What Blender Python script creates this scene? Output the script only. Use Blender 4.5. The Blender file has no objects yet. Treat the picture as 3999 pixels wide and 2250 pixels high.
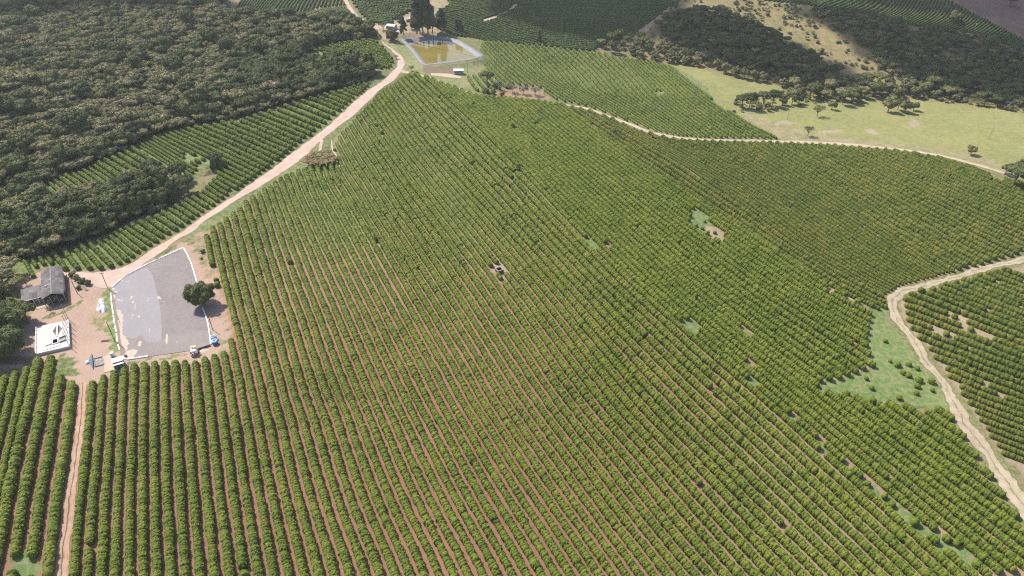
import bpy, bmesh, math, random
import numpy as np
from mathutils import Vector, Matrix
SC = bpy.context.scene
COL = SC.collection
RNG = np.random.default_rng(7)
random.seed(7)
# ------------------------------------------------------------------ camera, sky, sun, exposure
CAM_H = 165.0
PITCH = math.radians(36.3)
cam_d = bpy.data.cameras.new('drone_camera'); cam_d.lens = 24; cam_d.sensor_width = 36
cam_d.clip_start = 1; cam_d.clip_end = 20000
cam = bpy.data.objects.new('drone_camera', cam_d); COL.objects.link(cam)
cam.location = (0, 0, CAM_H); cam.rotation_euler = (math.pi/2 - PITCH, 0, 0)
SC.camera = cam
SUN_EL = math.radians(52); SUN_AZ = math.radians(-51)          # azimuth from +Y towards +X
SUN_DIR = np.array([math.sin(SUN_AZ)*math.cos(SUN_EL), math.cos(SUN_AZ)*math.cos(SUN_EL), math.sin(SUN_EL)])
world = bpy.data.worlds.new('World'); SC.world = world; world.use_nodes = True
wn = world.node_tree.nodes; wl = world.node_tree.links
sky_n = wn.new('ShaderNodeTexSky'); sky_n.sky_type = 'NISHITA'; sky_n.sun_disc = False
sky_n.sun_elevation = SUN_EL; sky_n.sun_rotation = SUN_AZ; sky_n.air_density = 1.0; sky_n.dust_density = 1.5
wl.new(sky_n.outputs[0], wn['Background'].inputs[0]); wn['Background'].inputs[1].default_value = 0.13
sun_d = bpy.data.lights.new('sun', 'SUN'); sun_d.energy = 4.2; sun_d.angle = math.radians(0.55); sun_d.color = (1.0, 0.95, 0.87)
sun = bpy.data.objects.new('sun', sun_d); COL.objects.link(sun)
sun.rotation_euler = Vector(SUN_DIR).to_track_quat('Z', 'Y').to_euler()
SC.view_settings.view_transform = 'Standard'; SC.view_settings.look = 'None'
SC.view_settings.exposure = 0.8; SC.view_settings.gamma = 1.0; SC.view_settings.use_curve_mapping = False
SC.render.engine = 'CYCLES'
SC.cycles.use_denoising = False; SC.cycles.filter_width = 1.2; SC.cycles.max_bounces = 5; SC.cycles.diffuse_bounces = 2; SC.cycles.glossy_bounces = 2; SC.cycles.transparent_max_bounces = 8

# ------------------------------------------------------------------ photograph pixel <-> place on the land
FPX = 24/36*3999.0
SP, CP = math.sin(PITCH), math.cos(PITCH)
def rays(uv):
    uv = np.asarray(uv, float).reshape(-1, 2)
    x = (uv[:, 0]-1999.5)/FPX; y = -(uv[:, 1]-1125.0)/FPX
    return np.stack([x, CP + y*SP, -SP + y*CP], 1)
def project(p):
    p = np.asarray(p, float).reshape(-1, 3); q = p - np.array([0, 0, CAM_H])
    d = q[:, 1]*CP - q[:, 2]*SP; d = np.where(np.abs(d) < 1e-3, 1e-3, d)
    return np.stack([1999.5 + FPX*q[:, 0]/d, 1125.0 - FPX*(q[:, 1]*SP + q[:, 2]*CP)/d], 1), d
def at_height(uv, z):
    r = rays(uv); t = (z - CAM_H)/r[:, 2]
    return np.array([0, 0, CAM_H]) + r*t[:, None]
# land heights: (pixel u, pixel v, metres below the camera), a smooth thin-plate sheet through them
CTRL = np.array([
 (300,1250,165),(650,1150,165),(450,1400,165.2),(800,1400,165.6),(100,1350,164.5),
 (700,750,164),(350,950,165),(1100,520,163.5),(100,500,163),(600,250,160),(100,100,154),(900,150,158),(-500,300,158),(-500,900,164),
 (1700,200,163.5),(1550,250,164),(1850,330,167),(1100,20,152),(1450,40,156),(2000,60,162),(2400,100,168),
 (1400,700,165),(1500,1100,167),(2000,700,168.5),(2000,1400,171),(1000,1600,168),(500,2200,171),(1300,2200,175),(2000,2200,179),
 (2800,2200,187),(2400,1000,174),(2800,1500,182),(3400,1900,191),(3000,900,182.5),(3500,1300,190),(3999,1500,190),(3999,1000,186.5),
 (3500,750,182.5),(3000,560,179.5),(4300,2200,194),(2300,300,174),(2000,250,169.5),(2700,400,177),
 (3300,480,182.5),(3800,550,184.5),(2850,330,182),(3000,360,187),(3500,370,190),(3999,430,189),(2600,230,183),
 (2900,180,177),(3200,80,168),(3600,200,175),(3999,250,178),(3400,20,158),(3950,50,155),(2650,40,166),(4400,300,176),(4400,800,185)], float)
_xy = at_height(CTRL[:, :2], 0)[:, :2]*0
_r = rays(CTRL[:, :2]); _t = -CTRL[:, 2]/_r[:, 2]
_xy = (_r*_t[:, None])[:, :2]; _z = CAM_H - CTRL[:, 2]
S_ = 200.0
def _U(d2): return np.where(d2 > 1e-9, d2*np.log(np.maximum(d2, 1e-9)), 0)
_n = len(_xy); _K = _U((((_xy[:, None]-_xy[None])/S_)**2).sum(2)) + np.eye(_n)*0.02
_P = np.c_[np.ones(_n), _xy/S_]
_A = np.block([[_K, _P], [_P.T, np.zeros((3, 3))]])
_w = np.linalg.solve(_A, np.r_[_z, 0, 0, 0])
YARD_C = np.array([-128.0, 200.0])
def _tps(xy):
    xy = np.asarray(xy, float); out = np.empty(len(xy))
    for i in range(0, len(xy), 20000):
        b = xy[i:i+20000]
        out[i:i+20000] = _U((((b[:, None]-_xy[None])/S_)**2).sum(2)) @ _w[:_n] + np.c_[np.ones(len(b)), b/S_] @ _w[_n:]
    return out
GX = np.arange(-760, 900.1, 4.0); GY = np.arange(20, 1000.1, 4.0)
_gx, _gy = np.meshgrid(GX, GY)
def smooth(e0, e1, x):
    t = np.clip((x-e0)/(e1-e0), 0, 1); return t*t*(3-2*t)
_flat = np.c_[_gx.ravel(), _gy.ravel()]
HG = _tps(_flat)
# far from the fields the sheet eases to a gentle constant
_far = smooth(560, 760, np.abs(_flat[:, 0]-30)) ; _far = np.maximum(_far, smooth(760, 1000, _flat[:, 1]))
HG = HG*(1-_far) + (0.0)*_far
# the farmyard is levelled
_d = np.sqrt(((_flat[:, 0]-YARD_C[0])/62)**2 + ((_flat[:, 1]-YARD_C[1])/52)**2)
_wy = 1 - smooth(0.85, 1.35, _d); HG = HG*(1-_wy) + (-0.2)*_wy
HG = HG.reshape(_gx.shape)
def height(xy):
    xy = np.asarray(xy, float).reshape(-1, 2)
    fx = np.clip((xy[:, 0]-GX[0])/4.0, 0, len(GX)-1.001); fy = np.clip((xy[:, 1]-GY[0])/4.0, 0, len(GY)-1.001)
    i = fx.astype(int); j = fy.astype(int); a = fx-i; b = fy-j
    # smoothed cubic-ish weights keep the sheet free of creases
    return (HG[j, i]*(1-a)*(1-b) + HG[j, i+1]*a*(1-b) + HG[j+1, i]*(1-a)*b + HG[j+1, i+1]*a*b)
def G(uv):
    """points on the land seen at these photograph pixels"""
    r = rays(uv); n = len(r)
    ts = np.geomspace(95, 2500, 160)
    lo = np.full(n, ts[0]); hi = np.full(n, ts[-1]); done = np.zeros(n, bool)
    for k in range(1, len(ts)):
        p = r*ts[k]; below = (CAM_H + p[:, 2]) < height(p[:, :2])
        new = below & ~done
        lo[new] = ts[k-1]; hi[new] = ts[k]; done |= below
        if done.all(): break
    for _ in range(16):
        m = (lo+hi)/2; p = r*m[:, None]; below = (CAM_H + p[:, 2]) < height(p[:, :2])
        hi = np.where(below, m, hi); lo = np.where(below, lo, m)
    p = r*hi[:, None]; p[:, 2] = height(p[:, :2]); return p
def g1(u, v): return G([(u, v)])[0]
def ground(x, y, dz=0.0): return Vector((x, y, float(height([(x, y)])[0])+dz))
def in_poly(uv, poly):
    u, v = uv[:, 0], uv[:, 1]; poly = np.asarray(poly, float); n = len(poly); c = np.zeros(len(uv), bool); j = n-1
    for i in range(n):
        xi, yi = poly[i]; xj, yj = poly[j]
        if yi != yj:
            c ^= ((yi > v) != (yj > v)) & (u < (xj-xi)*(v-yi)/(yj-yi)+xi)
        j = i
    return c
# value noise for placing things (world metres)
_perm = RNG.random((256, 256))
def vnoise(x, y, s):
    x = np.asarray(x)/s; y = np.asarray(y)/s; i = np.floor(x).astype(int); j = np.floor(y).astype(int); a = x-i; b = y-j
    a = a*a*(3-2*a); b = b*b*(3-2*b); f = lambda p, q: _perm[p % 256, q % 256]
    return f(i, j)*(1-a)*(1-b)+f(i+1, j)*a*(1-b)+f(i, j+1)*(1-a)*b+f(i+1, j+1)*a*b

# ------------------------------------------------------------------ materials
def mat(name):
    m = bpy.data.materials.new(name); m.use_nodes = True; return m, m.node_tree.nodes, m.node_tree.links, m.node_tree.nodes['Principled BSDF']
def node(N, t, **k):
    n = N.new(t)
    for a, b in k.items(): setattr(n, a, b)
    return n
def noise(N, L, scale, detail=3, vec=None, rough=0.55):
    n = N.new('ShaderNodeTexNoise'); n.inputs['Scale'].default_value = scale; n.inputs['Detail'].default_value = detail; n.inputs['Roughness'].default_value = rough
    if vec is not None: L.new(vec, n.inputs['Vector'])
    return n.outputs['Fac']
def ramp(N, L, fac, stops, interp='LINEAR'):
    r = N.new('ShaderNodeValToRGB'); cr = r.color_ramp; cr.interpolation = interp
    while len(cr.elements) < len(stops): cr.elements.new(0.5)
    for e, (p, c) in zip(cr.elements, stops): e.position = p; e.color = (c[0], c[1], c[2], 1) if not isinstance(c, (int, float)) else (c, c, c, 1)
    L.new(fac, r.inputs[0]); return r.outputs[0]
def mix(N, L, fac, a, b, blend='MIX'):
    m = N.new('ShaderNodeMix'); m.data_type = 'RGBA'; m.blend_type = blend
    for s, v in ((m.inputs[0], fac), (m.inputs[6], a), (m.inputs[7], b)):
        if isinstance(v, (int, float)): s.default_value = v
        elif isinstance(v, tuple): s.default_value = (*v, 1)
        else: L.new(v, s)
    return m.outputs[2]
def math_(N, L, op, a, b=0.0, c=None):
    m = N.new('ShaderNodeMath'); m.operation = op
    for s, v in zip(m.inputs, (a, b, c)):
        if v is None: continue
        if isinstance(v, (int, float)): s.default_value = v
        else: L.new(v, s)
    return m.outputs[0]
def bump(N, L, B, h, strength=0.5, dist=0.1):
    b = N.new('ShaderNodeBump'); b.inputs['Strength'].default_value = strength; b.inputs['Distance'].default_value = dist
    L.new(h, b.inputs['Height']); L.new(b.outputs[0], B.inputs['Normal'])
def plain(name, col, rough=0.7, var=0.25, scale=1.2, metal=0.0, coords='Object', spec=0.3):
    """paint, concrete, wood ...: the colour with blotches of wear"""
    m, N, L, B = mat(name); tc = N.new('ShaderNodeTexCoord').outputs[coords]
    n1 = noise(N, L, scale, 5, tc); n2 = noise(N, L, scale*7, 3, tc)
    f = math_(N, L, 'MULTIPLY_ADD', n2, 0.5, math_(N, L, 'MULTIPLY', n1, 0.5))
    c = ramp(N, L, f, [(0.3, tuple(x*(1-var) for x in col)), (0.52, col), (0.75, tuple(min(1, x*(1+var*0.7)) for x in col))])
    L.new(c, B.inputs['Base Color']); B.inputs['Roughness'].default_value = rough; B.inputs['Metallic'].default_value = metal
    B.inputs['Specular IOR Level'].default_value = spec
    bump(N, L, B, n2, 0.3, 0.02); return m
def leafy(name, stops, scale=0.35, rough=0.6, use='tint', tw=0.6, transl=0.0):
    """foliage: colour from each plant's own tint plus patches in the place"""
    m, N, L, B = mat(name)
    pos = N.new('ShaderNodeNewGeometry').outputs['Position']
    if use == 'tint': t = node(N, 'ShaderNodeAttribute', attribute_name='tint').outputs['Fac']
    else: t = N.new('ShaderNodeObjectInfo').outputs['Random']
    n1 = noise(N, L, scale*0.12, 3, pos); n2 = noise(N, L, scale*6, 2, pos)
    f = math_(N, L, 'MULTIPLY', t, tw)
    f = math_(N, L, 'MULTIPLY_ADD', n1, 0.75*(1-tw), f); f = math_(N, L, 'MULTIPLY_ADD', n2, 0.55*(1-tw), f)
    c = ramp(N, L, f, stops); L.new(c, B.inputs['Base Color']); B.inputs['Roughness'].default_value = rough
    B.inputs['Specular IOR Level'].default_value = 0.08
    if transl:
        tr = N.new('ShaderNodeBsdfTranslucent'); L.new(c, tr.inputs[0]); ms = N.new('ShaderNodeMixShader'); ms.inputs[0].default_value = transl
        L.new(B.outputs[0], ms.inputs[1]); L.new(tr.outputs[0], ms.inputs[2]); L.new(ms.outputs[0], N['Material Output'].inputs[0])
    return m

# ------------------------------------------------------------------ mesh helpers
def raw_mesh(name, V, T=None, Q=None, m=None, attrs=None, smooth_=False):
    me = bpy.data.meshes.new(name); V = np.asarray(V, np.float32)
    T = np.zeros((0, 3), np.int32) if T is None else np.asarray(T, np.int32).reshape(-1, 3)
    Q = np.zeros((0, 4), np.int32) if Q is None else np.asarray(Q, np.int32).reshape(-1, 4)
    me.vertices.add(len(V)); me.vertices.foreach_set('co', V.ravel())
    nl = len(T)*3+len(Q)*4; me.loops.add(nl); me.loops.foreach_set('vertex_index', np.r_[T.ravel(), Q.ravel()].astype(np.int32))
    st = np.r_[np.arange(len(T))*3, len(T)*3+np.arange(len(Q))*4].astype(np.int32)
    me.polygons.add(len(st)); me.polygons.foreach_set('loop_start', st)
    if attrs:
        for k, a in attrs.items():
            a = np.asarray(a, np.float32)
            if a.ndim == 1: at = me.attributes.new(k, 'FLOAT', 'POINT'); at.data.foreach_set('value', a)
            else:
                at = me.attributes.new(k, 'FLOAT_COLOR', 'POINT'); at.data.foreach_set('color', np.c_[a, np.ones(len(a))].astype(np.float32).ravel())
    me.update(calc_edges=True); me.validate()
    if smooth_: me.polygons.foreach_set('use_smooth', np.ones(len(me.polygons), bool))
    if m: me.materials.append(m)
    return me
def link(name, me, parent=None, loc=None, rotz=0.0, scale=None):
    o = bpy.data.objects.new(name, me); COL.objects.link(o)
    if parent is not None: o.parent = parent
    if loc is not None: o.location = loc
    if rotz: o.rotation_euler = (0, 0, rotz)
    if scale is not None: o.scale = scale
    return o
def tag(o, label=None, cat=None, group=None, kind=None):
    if label: o['label'] = label
    if cat: o['category'] = cat
    if group: o['group'] = group
    if kind: o['kind'] = kind
    return o
def thing(name, label, cat, loc, rotz=0.0, group=None):
    o = bpy.data.objects.new(name, None); COL.objects.link(o); o.location = loc; o.rotation_euler = (0, 0, rotz); o.empty_display_size = 0.3
    return tag(o, label, cat, group)
class MB:
    """collects boxes, tubes, prisms; build() links ONE mesh object"""
    def __init__(s): s.bm = bmesh.new()
    def box(s, c, d, rotz=0.0, mtx=None, bevel=0.0):
        M = Matrix.Translation(c) @ Matrix.Rotation(rotz, 4, 'Z')
        if mtx is not None: M = mtx
        r = bmesh.ops.create_cube(s.bm, size=1.0, matrix=M @ Matrix.Diagonal((*d, 1)))
        if bevel: bmesh.ops.bevel(s.bm, geom=list({e for v in r['verts'] for e in v.link_edges}), offset=bevel, segments=1, affect='EDGES')
        return s
    def tube(s, pts, rad, n=6, cap=True):
        pts = [Vector(p) for p in pts]; rad = rad if isinstance(rad, (list, tuple)) else [rad]*len(pts); rings = []
        for i, p in enumerate(pts):
            d = (pts[min(i+1, len(pts)-1)]-pts[max(i-1, 0)]).normalized(); q = d.to_track_quat('Z', 'Y')
            rings.append([s.bm.verts.new(p+q @ Vector((math.cos(a)*rad[i], math.sin(a)*rad[i], 0))) for a in [2*math.pi*k/n for k in range(n)]])
        for a, b in zip(rings, rings[1:]):
            for k in range(n): s.bm.faces.new((a[k], a[(k+1) % n], b[(k+1) % n], b[k]))
        if cap: s.bm.faces.new(rings[0][::-1]); s.bm.faces.new(rings[-1])
        return s
    def poly(s, pts):
        s.bm.faces.new([s.bm.verts.new(p) for p in pts]); return s
    def prism(s, pts, z0, z1):
        a = [s.bm.verts.new((p[0], p[1], z0)) for p in pts]; b = [s.bm.verts.new((p[0], p[1], z1)) for p in pts]; n = len(pts)
        s.bm.faces.new(a[::-1]); s.bm.faces.new(b)
        for k in range(n): s.bm.faces.new((a[k], a[(k+1) % n], b[(k+1) % n], b[k]))
        return s
    def lathe(s, prof, c=(0, 0, 0), n=14):
        rings = [[s.bm.verts.new((c[0]+r*math.cos(2*math.pi*k/n), c[1]+r*math.sin(2*math.pi*k/n), c[2]+z)) for k in range(n)] for r, z in prof]
        for a, b in zip(rings, rings[1:]):
            for k in range(n): s.bm.faces.new((a[k], a[(k+1) % n], b[(k+1) % n], b[k]))
        s.bm.faces.new(rings[0][::-1]); s.bm.faces.new(rings[-1]); return s
    def mesh(s, name, m=None):
        bmesh.ops.recalc_face_normals(s.bm, faces=s.bm.faces[:]); me = bpy.data.meshes.new(name); s.bm.to_mesh(me); s.bm.free()
        if m: me.materials.append(m)
        return me
    def build(s, name, m, parent=None, loc=None): return link(name, s.mesh(name, m), parent, loc)
# ------------------------------------------------------------------ where things lie (read off the photograph, then carried to the land)
ROAD_L = [(1336,-6),(1364,38),(1407,81),(1445,107),(1471,137),(1492,167),(1531,201),(1553,231),(1552,256),(1531,282),(1482,325),(1441,350),(1340,440),(1264,505),(1215,543),(1157,587),(1090,640),(993,708),(921,761),(858,802),(800,841),(720,900),(580,983),(497,1037),(435,1057),(373,1066),(290,1061),(215,1062)]
ROAD_R = [(1351,-6),(1398,60),(1441,94),(1467,120),(1482,141),(1490,158),(1514,179),(1552,205),(1574,226),(1580,248),(1574,269),(1565,282),(1539,312),(1488,348),(1380,452),(1312,502),(1259,545),(1211,592),(1138,650),(1042,713),(911,790),(850,832),(800,862),(755,905),(704,930),(613,999),(538,1045),(476,1092),(425,1125),(330,1108)]
YARD = [(95,1110),(140,1062),(232,1058),(300,1060),(373,1064),(440,1055),(500,1040),(540,1043),(480,1085),(440,1122),(452,1250),(470,1385),(520,1412),(640,1402),(760,1388),(840,1372),(880,1340),(872,1292),(852,1305),(842,1330),(825,1290),(800,1215),(848,1140),(800,1080),(760,1010),(735,950),(770,940),(800,1000),(830,1100),(872,1150),(890,1290),(905,1360),(890,1385),(760,1425),(600,1432),(480,1455),(405,1475),(362,1508),(308,1508),(262,1478),(215,1462),(190,1400),(150,1412),(60,1425),(40,1380),(100,1290),(118,1230)]
TRK_L = [(309,1495),(298,1648),(273,1810),(242,2002),(205,2270)]
TRK_R = [(340,1495),(323,1723),(300,1909),(288,2033),(266,2270)]
CREST = [(2150,400,3),(2205,409,4),(2290,424,7),(2370,452,9),(2460,486,10),(2560,522,10),(2640,537,9),(2750,546,8),(2900,549,9),(3050,553,10),(3250,561,11),(3400,573,10),(3560,590,8),(3700,614,8),(3800,640,8),(3860,657,8),(3960,690,8)]
SIDE = [(1568,279,12),(1600,286,9),(1642,295,8),(1685,308,8),(1727,325,8),(1770,341,7),(1800,350,6),(1860,372,5)]
SPUR = [(1683,290,9),(1720,293,12),(1760,297,14),(1800,303,8)]
RT_L = [(4060,985),(3999,1002),(3870,1030),(3704,1076),(3580,1108),(3510,1128),(3462,1160),(3470,1215),(3497,1265),(3530,1306),(3572,1368),(3618,1438),(3642,1462),(3690,1560),(3750,1671),(3822,1770),(3893,1881),(3960,1985),(4060,2150)]
RT_R = [(4060,1015),(3999,1028),(3870,1054),(3715,1098),(3600,1136),(3540,1156),(3510,1185),(3518,1232),(3540,1268),(3572,1310),(3612,1370),(3655,1438),(3690,1475),(3745,1560),(3812,1671),(3885,1770),(3970,1881),(4035,1970),(4110,2110)]
POND_RIM = [(1576,143),(1642,137),(1693,137),(1753,145),(1783,158),(1830,193),(1877,235),(1834,244),(1750,250),(1667,256),(1655,252),(1616,192)]
FOREST = [(-600,1000),(0,1020),(83,1016),(207,985),(290,962),(414,915),(513,862),(590,835),(640,820),(690,790),(640,722),(604,690),(493,712),(414,732),(290,765),(207,798),(141,748),(195,707),(344,652),(414,624),(489,590),(580,538),(638,520),(704,503),(932,466),(1077,420),(1211,379),(1300,358),(1438,318),(1475,285),(1440,262),(1355,238),(1288,248),(1168,261),(1155,240),(1190,215),(1226,195),(1288,175),(1371,160),(1440,150),(1468,140),(1400,85),(1330,92),(1200,72),(1100,75),(999,72),(916,68),(889,41),(887,-60),(400,-200),(-800,-100)]
CLUMP2 = [(811,628),(870,625),(878,672),(800,690)]
PLOUGH = [(3700,-8),(3849,74),(3999,150),(4300,290),(4500,200),(4300,-80),(3600,-80)]
SCRUB = [(2480,118),(2560,60),(2620,22),(2700,-40),(2965,-40),(2985,8),(3138,22),(3369,60),(3561,108),(3753,128),(3999,195),(4300,340),(4300,520),(3999,442),(3817,416),(3593,389),(3382,389),(3300,395),(2990,440),(2860,440),(2854,400),(3105,342),(2993,325),(2861,305),(2729,266),(2584,246),(2500,235),(2411,222),(2380,180)]
MEADOW = [(2584,246),(2729,266),(2861,305),(3105,342),(3382,389),(3593,389),(3817,416),(3999,442),(4300,520),(4300,760),(3999,700),(3850,655),(3700,612),(3560,588),(3250,562),(3045,545),(2894,462),(2788,402),(2759,342),(2697,293),(2616,255)]
WEDGE = [(3395,1225),(3455,1240),(3500,1290),(3560,1365),(3610,1440),(3640,1470),(3690,1560),(3750,1672),(3640,1600),(3500,1570),(3300,1555),(3180,1530),(3200,1495),(3300,1475),(3415,1440),(3395,1400),(3385,1340)]

# coffee blocks: guide rows (row number, pixels from upper to lower end), clip outline, look
MAIN = dict(name='main', guides=[
 (-8,[(140,890),(70,1150),(-20,1490),(-110,1850),(-225,2270)]),(-4,[(258,890),(205,1150),(152,1421),(110,1600),(55,1850),(-20,2270)]),(-1,[(368,890),(333,1160),(289,1500),(262,1720),(232,1920),(190,2270)]),(0,[(424,890),(399,1150),(366,1490),(347,1700),(318,1960),(290,2270)]),(7,[(641,890),(643,1150),(646,1400),(648,1600),(655,1900),(673,2270)]),
 (14,[(800,890),(841,1080),(872,1211),(911,1370),(943,1520),(986,1776),(1030,2020),(1073,2270)]),
 (21.5,[(995,748),(1051,925),(1109,1100),(1157,1235),(1206,1390),(1244,1510),(1288,1622),(1330,1755),(1381,1909),(1432,2046),(1484,2165),(1522,2270)]),
 (34.5,[(1290,620),(1336,722),(1370,775),(1418,857),(1486,973),(1558,1100),(1650,1259),(1694,1337),(1747,1428),(1819,1564),(1901,1694),(1959,1791),(2045,1926),(2148,2080),(2268,2270)]),
 (44.6,[(1395,393),(1510,560),(1621,713),(1785,925),(1915,1100),(2080,1340),(2250,1584),(2420,1790),(2600,2020),(2815,2270)]),
 (52,[(1500,330),(1640,515),(1800,700),(1980,900),(2170,1110),(2420,1400),(2620,1620),(2850,1850),(3270,2270)]),
 (60,[(1630,275),(1860,490),(2050,680),(2240,880),(2456,1100),(2710,1330),(3020,1600),(3320,1870),(3760,2270)]),
 (68,[(1810,325),(2050,525),(2250,700),(2480,905),(2705,1105),(2950,1300),(3230,1510),(3560,1760),(4150,2200)]),
 (75,[(2000,360),(2240,560),(2470,740),(2720,930),(2960,1110),(3180,1250),(3400,1395),(3650,1560),(4150,1900)]),
 (82,[(2150,378),(2400,570),(2730,795),(3040,998),(3228,1124),(3470,1245),(3600,1320),(4150,1700)])],
 clip=[(-300,1432),(20,1478),(95,1455),(125,1435),(152,1412),(188,1398),(204,1408),(212,1466),(252,1482),(289,1508),(303,1512),(295,1650),(262,1850),(238,2002),(200,2280),(262,2280),(292,2033),(305,1909),(328,1723),(348,1508),(366,1496),(400,1482),(440,1460),(520,1436),(620,1425),(750,1422),(880,1385),(892,1395),(905,1360),(900,1290),(885,1180),(868,1150),(850,1120),(838,1060),(815,985),(806,905),(860,880),(905,845),(1000,770),(1090,705),(1150,680),(1215,660),(1260,650),(1320,640),(1322,620),(1300,575),(1296,550),(1365,500),(1430,430),(1494,358),(1550,328),(1585,300),(1612,288),(1640,296),(1685,312),(1727,331),(1782,350),(1860,378),(1950,385),(2060,392),(2150,405),(2205,412),(2400,562),(2730,786),(3040,989),(3228,1116),(3400,1215),(3390,1290),(3378,1340),(3395,1395),(3408,1438),(3300,1475),(3200,1498),(3180,1525),(3300,1550),(3500,1580),(3640,1615),(3690,1585),(3745,1690),(3815,1790),(3885,1895),(3950,2000),(4060,2160),(4200,2400),(-300,2400)],
 width=0.335, tall=0.63, step=0.24, mat='coffee', col='main')
NORTH = dict(name='north', guides=[
 (0,[(2160,405),(2400,577),(2730,802),(3040,1003),(3228,1128),(3480,1250)]),(5,[(2310,430),(2498,548),(2695,663),(2763,710),(2908,804),(3100,945),(3373,1107),(3560,1200)]),
 (10,[(2470,490),(2640,585),(2780,660),(2900,727),(3014,795),(3176,910),(3279,979),(3390,1047),(3600,1150)]),
 (22,[(2880,535),(3060,645),(3220,745),(3380,850),(3540,950),(3680,1040),(3820,1110)]),(36,[(3270,555),(3460,650),(3640,735),(3820,820),(4060,930)]),(46,[(3620,590),(3800,665),(4060,765)]),(51,[(3830,640),(4060,728)])],
 clip=[(2212,419),(2290,435),(2370,463),(2470,504),(2560,535),(2640,549),(2750,557),(2900,560),(3050,564),(3250,573),(3400,585),(3560,601),(3700,626),(3800,652),(3835,668),(3880,690),(3960,705),(4080,730),(4080,975),(3999,992),(3870,1020),(3704,1066),(3580,1098),(3500,1122),(3450,1158),(3456,1205),(3400,1212),(3228,1122),(3040,996),(2730,794),(2400,570)],
 width=0.32, tall=0.60, step=0.28, mat='coffee_n', col='north')
STRIP = dict(name='strip', guides=[
 (-4,[(60,970),(99,1026),(150,1110)]),(0,[(170,960),(215,1000),(275,1080)]),(2,[(240,905),(292,972),(375,1080)]),(5,[(149,736),(215,798),(400,960),(490,1050)]),(11,[(270,670),(400,770),(513,879),(632,960)]),
 (16,[(385,641),(526,732),(640,805),(750,880)]),(22,[(530,566),(650,640),(760,725),(875,805)]),(27,[(571,520),(750,622),(965,740)]),(33,[(640,470),(870,570),(1090,675)]),(43,[(930,395),(1100,462),(1255,525)]),(48,[(1120,360),(1200,385),(1350,445)]),(53,[(1260,330),(1330,350),(1425,385)]),(58,[(1395,312),(1425,322),(1475,345)])],
 clip=[(60,1045),(83,1026),(207,998),(290,976),(414,932),(513,882),(600,858),(690,808),(787,752),(830,712),(862,690),(800,640),(740,690),(690,676),(604,700),(500,706),(493,716),(414,734),(290,767),(212,798),(148,748),(197,712),(344,662),(414,634),(489,600),(580,546),(638,530),(704,512),(932,478),(1077,432),(1211,392),(1300,368),(1438,328),(1448,332),(1425,352),(1330,432),(1255,500),(1200,538),(1145,580),(1080,632),(985,700),(912,752),(850,793),(790,832),(712,890),(572,973),(490,1028),(430,1048),(373,1056),(300,1056),(240,1058),(215,1035),(150,1040),(130,1100),(95,1100)],
 width=0.33, tall=0.66, step=0.30, mat='coffee_s', col='strip')
UPPER = dict(name='upper', guides=[(0,[(1150,238),(1260,275)]),(6,[(1215,198),(1330,232),(1500,282)]),(12,[(1300,160),(1420,198),(1560,245)]),(17,[(1400,140),(1530,180)])],
 clip=[(1172,255),(1162,242),(1226,200),(1288,182),(1371,168),(1462,160),(1478,175),(1500,195),(1537,240),(1525,268),(1490,272),(1476,258),(1440,255),(1355,236),(1288,242)],
 width=0.34, tall=0.7, step=0.34, mat='coffee_s', col='strip')
SLOPE = dict(name='slope', guides=[(0,[(1800,270),(1826,302),(1850,340),(1880,370)]),(4,[(1870,215),(1905,270),(1960,330),(2030,390)]),(10,[(1890,150),(1990,245),(2080,320),(2205,412)]),
 (20,[(2090,160),(2210,270),(2300,366),(2350,395),(2480,470),(2580,535)]),(32,[(2390,200),(2500,310),(2575,390),(2660,455),(2790,555)]),(43,[(2570,225),(2700,330),(2795,402),(2900,475),(3060,558)])],
 clip=[(1826,300),(1850,298),(1880,290),(1900,270),(1880,240),(1862,190),(1855,166),(1900,165),(2000,172),(2120,184),(2312,206),(2411,225),(2548,245),(2616,260),(2697,296),(2756,345),(2784,402),(2890,464),(3040,544),(2900,541),(2750,538),(2640,529),(2560,513),(2460,477),(2370,443),(2290,415),(2210,400),(2150,385),(2120,345),(2000,330),(1960,352),(1905,366),(1880,362),(1838,348)],
 width=0.255, tall=0.56, step=0.36, mat='coffee_h', col='slope')
RIGHT = dict(name='right', guides=[(-10,[(3820,1010),(3870,1035),(4080,1118)]),(0,[(3520,1115),(3571,1132),(4080,1330)]),(10,[(3560,1385),(3700,1445),(4080,1590)]),(20,[(3830,1740),(3960,1790),(4120,1850)])],
 clip=[(3516,1150),(3545,1166),(3571,1136),(3621,1136),(3704,1108),(3787,1092),(3870,1066),(3999,1040),(4090,1020),(4090,2000),(4040,1900),(3918,1776),(3857,1688),(3801,1594),(3724,1494),(3696,1459),(3646,1397),(3600,1335),(3547,1262),(3522,1231)],
 width=0.36, tall=0.58, step=0.30, mat='coffee_n', col='right', ragged=0.13)
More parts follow.
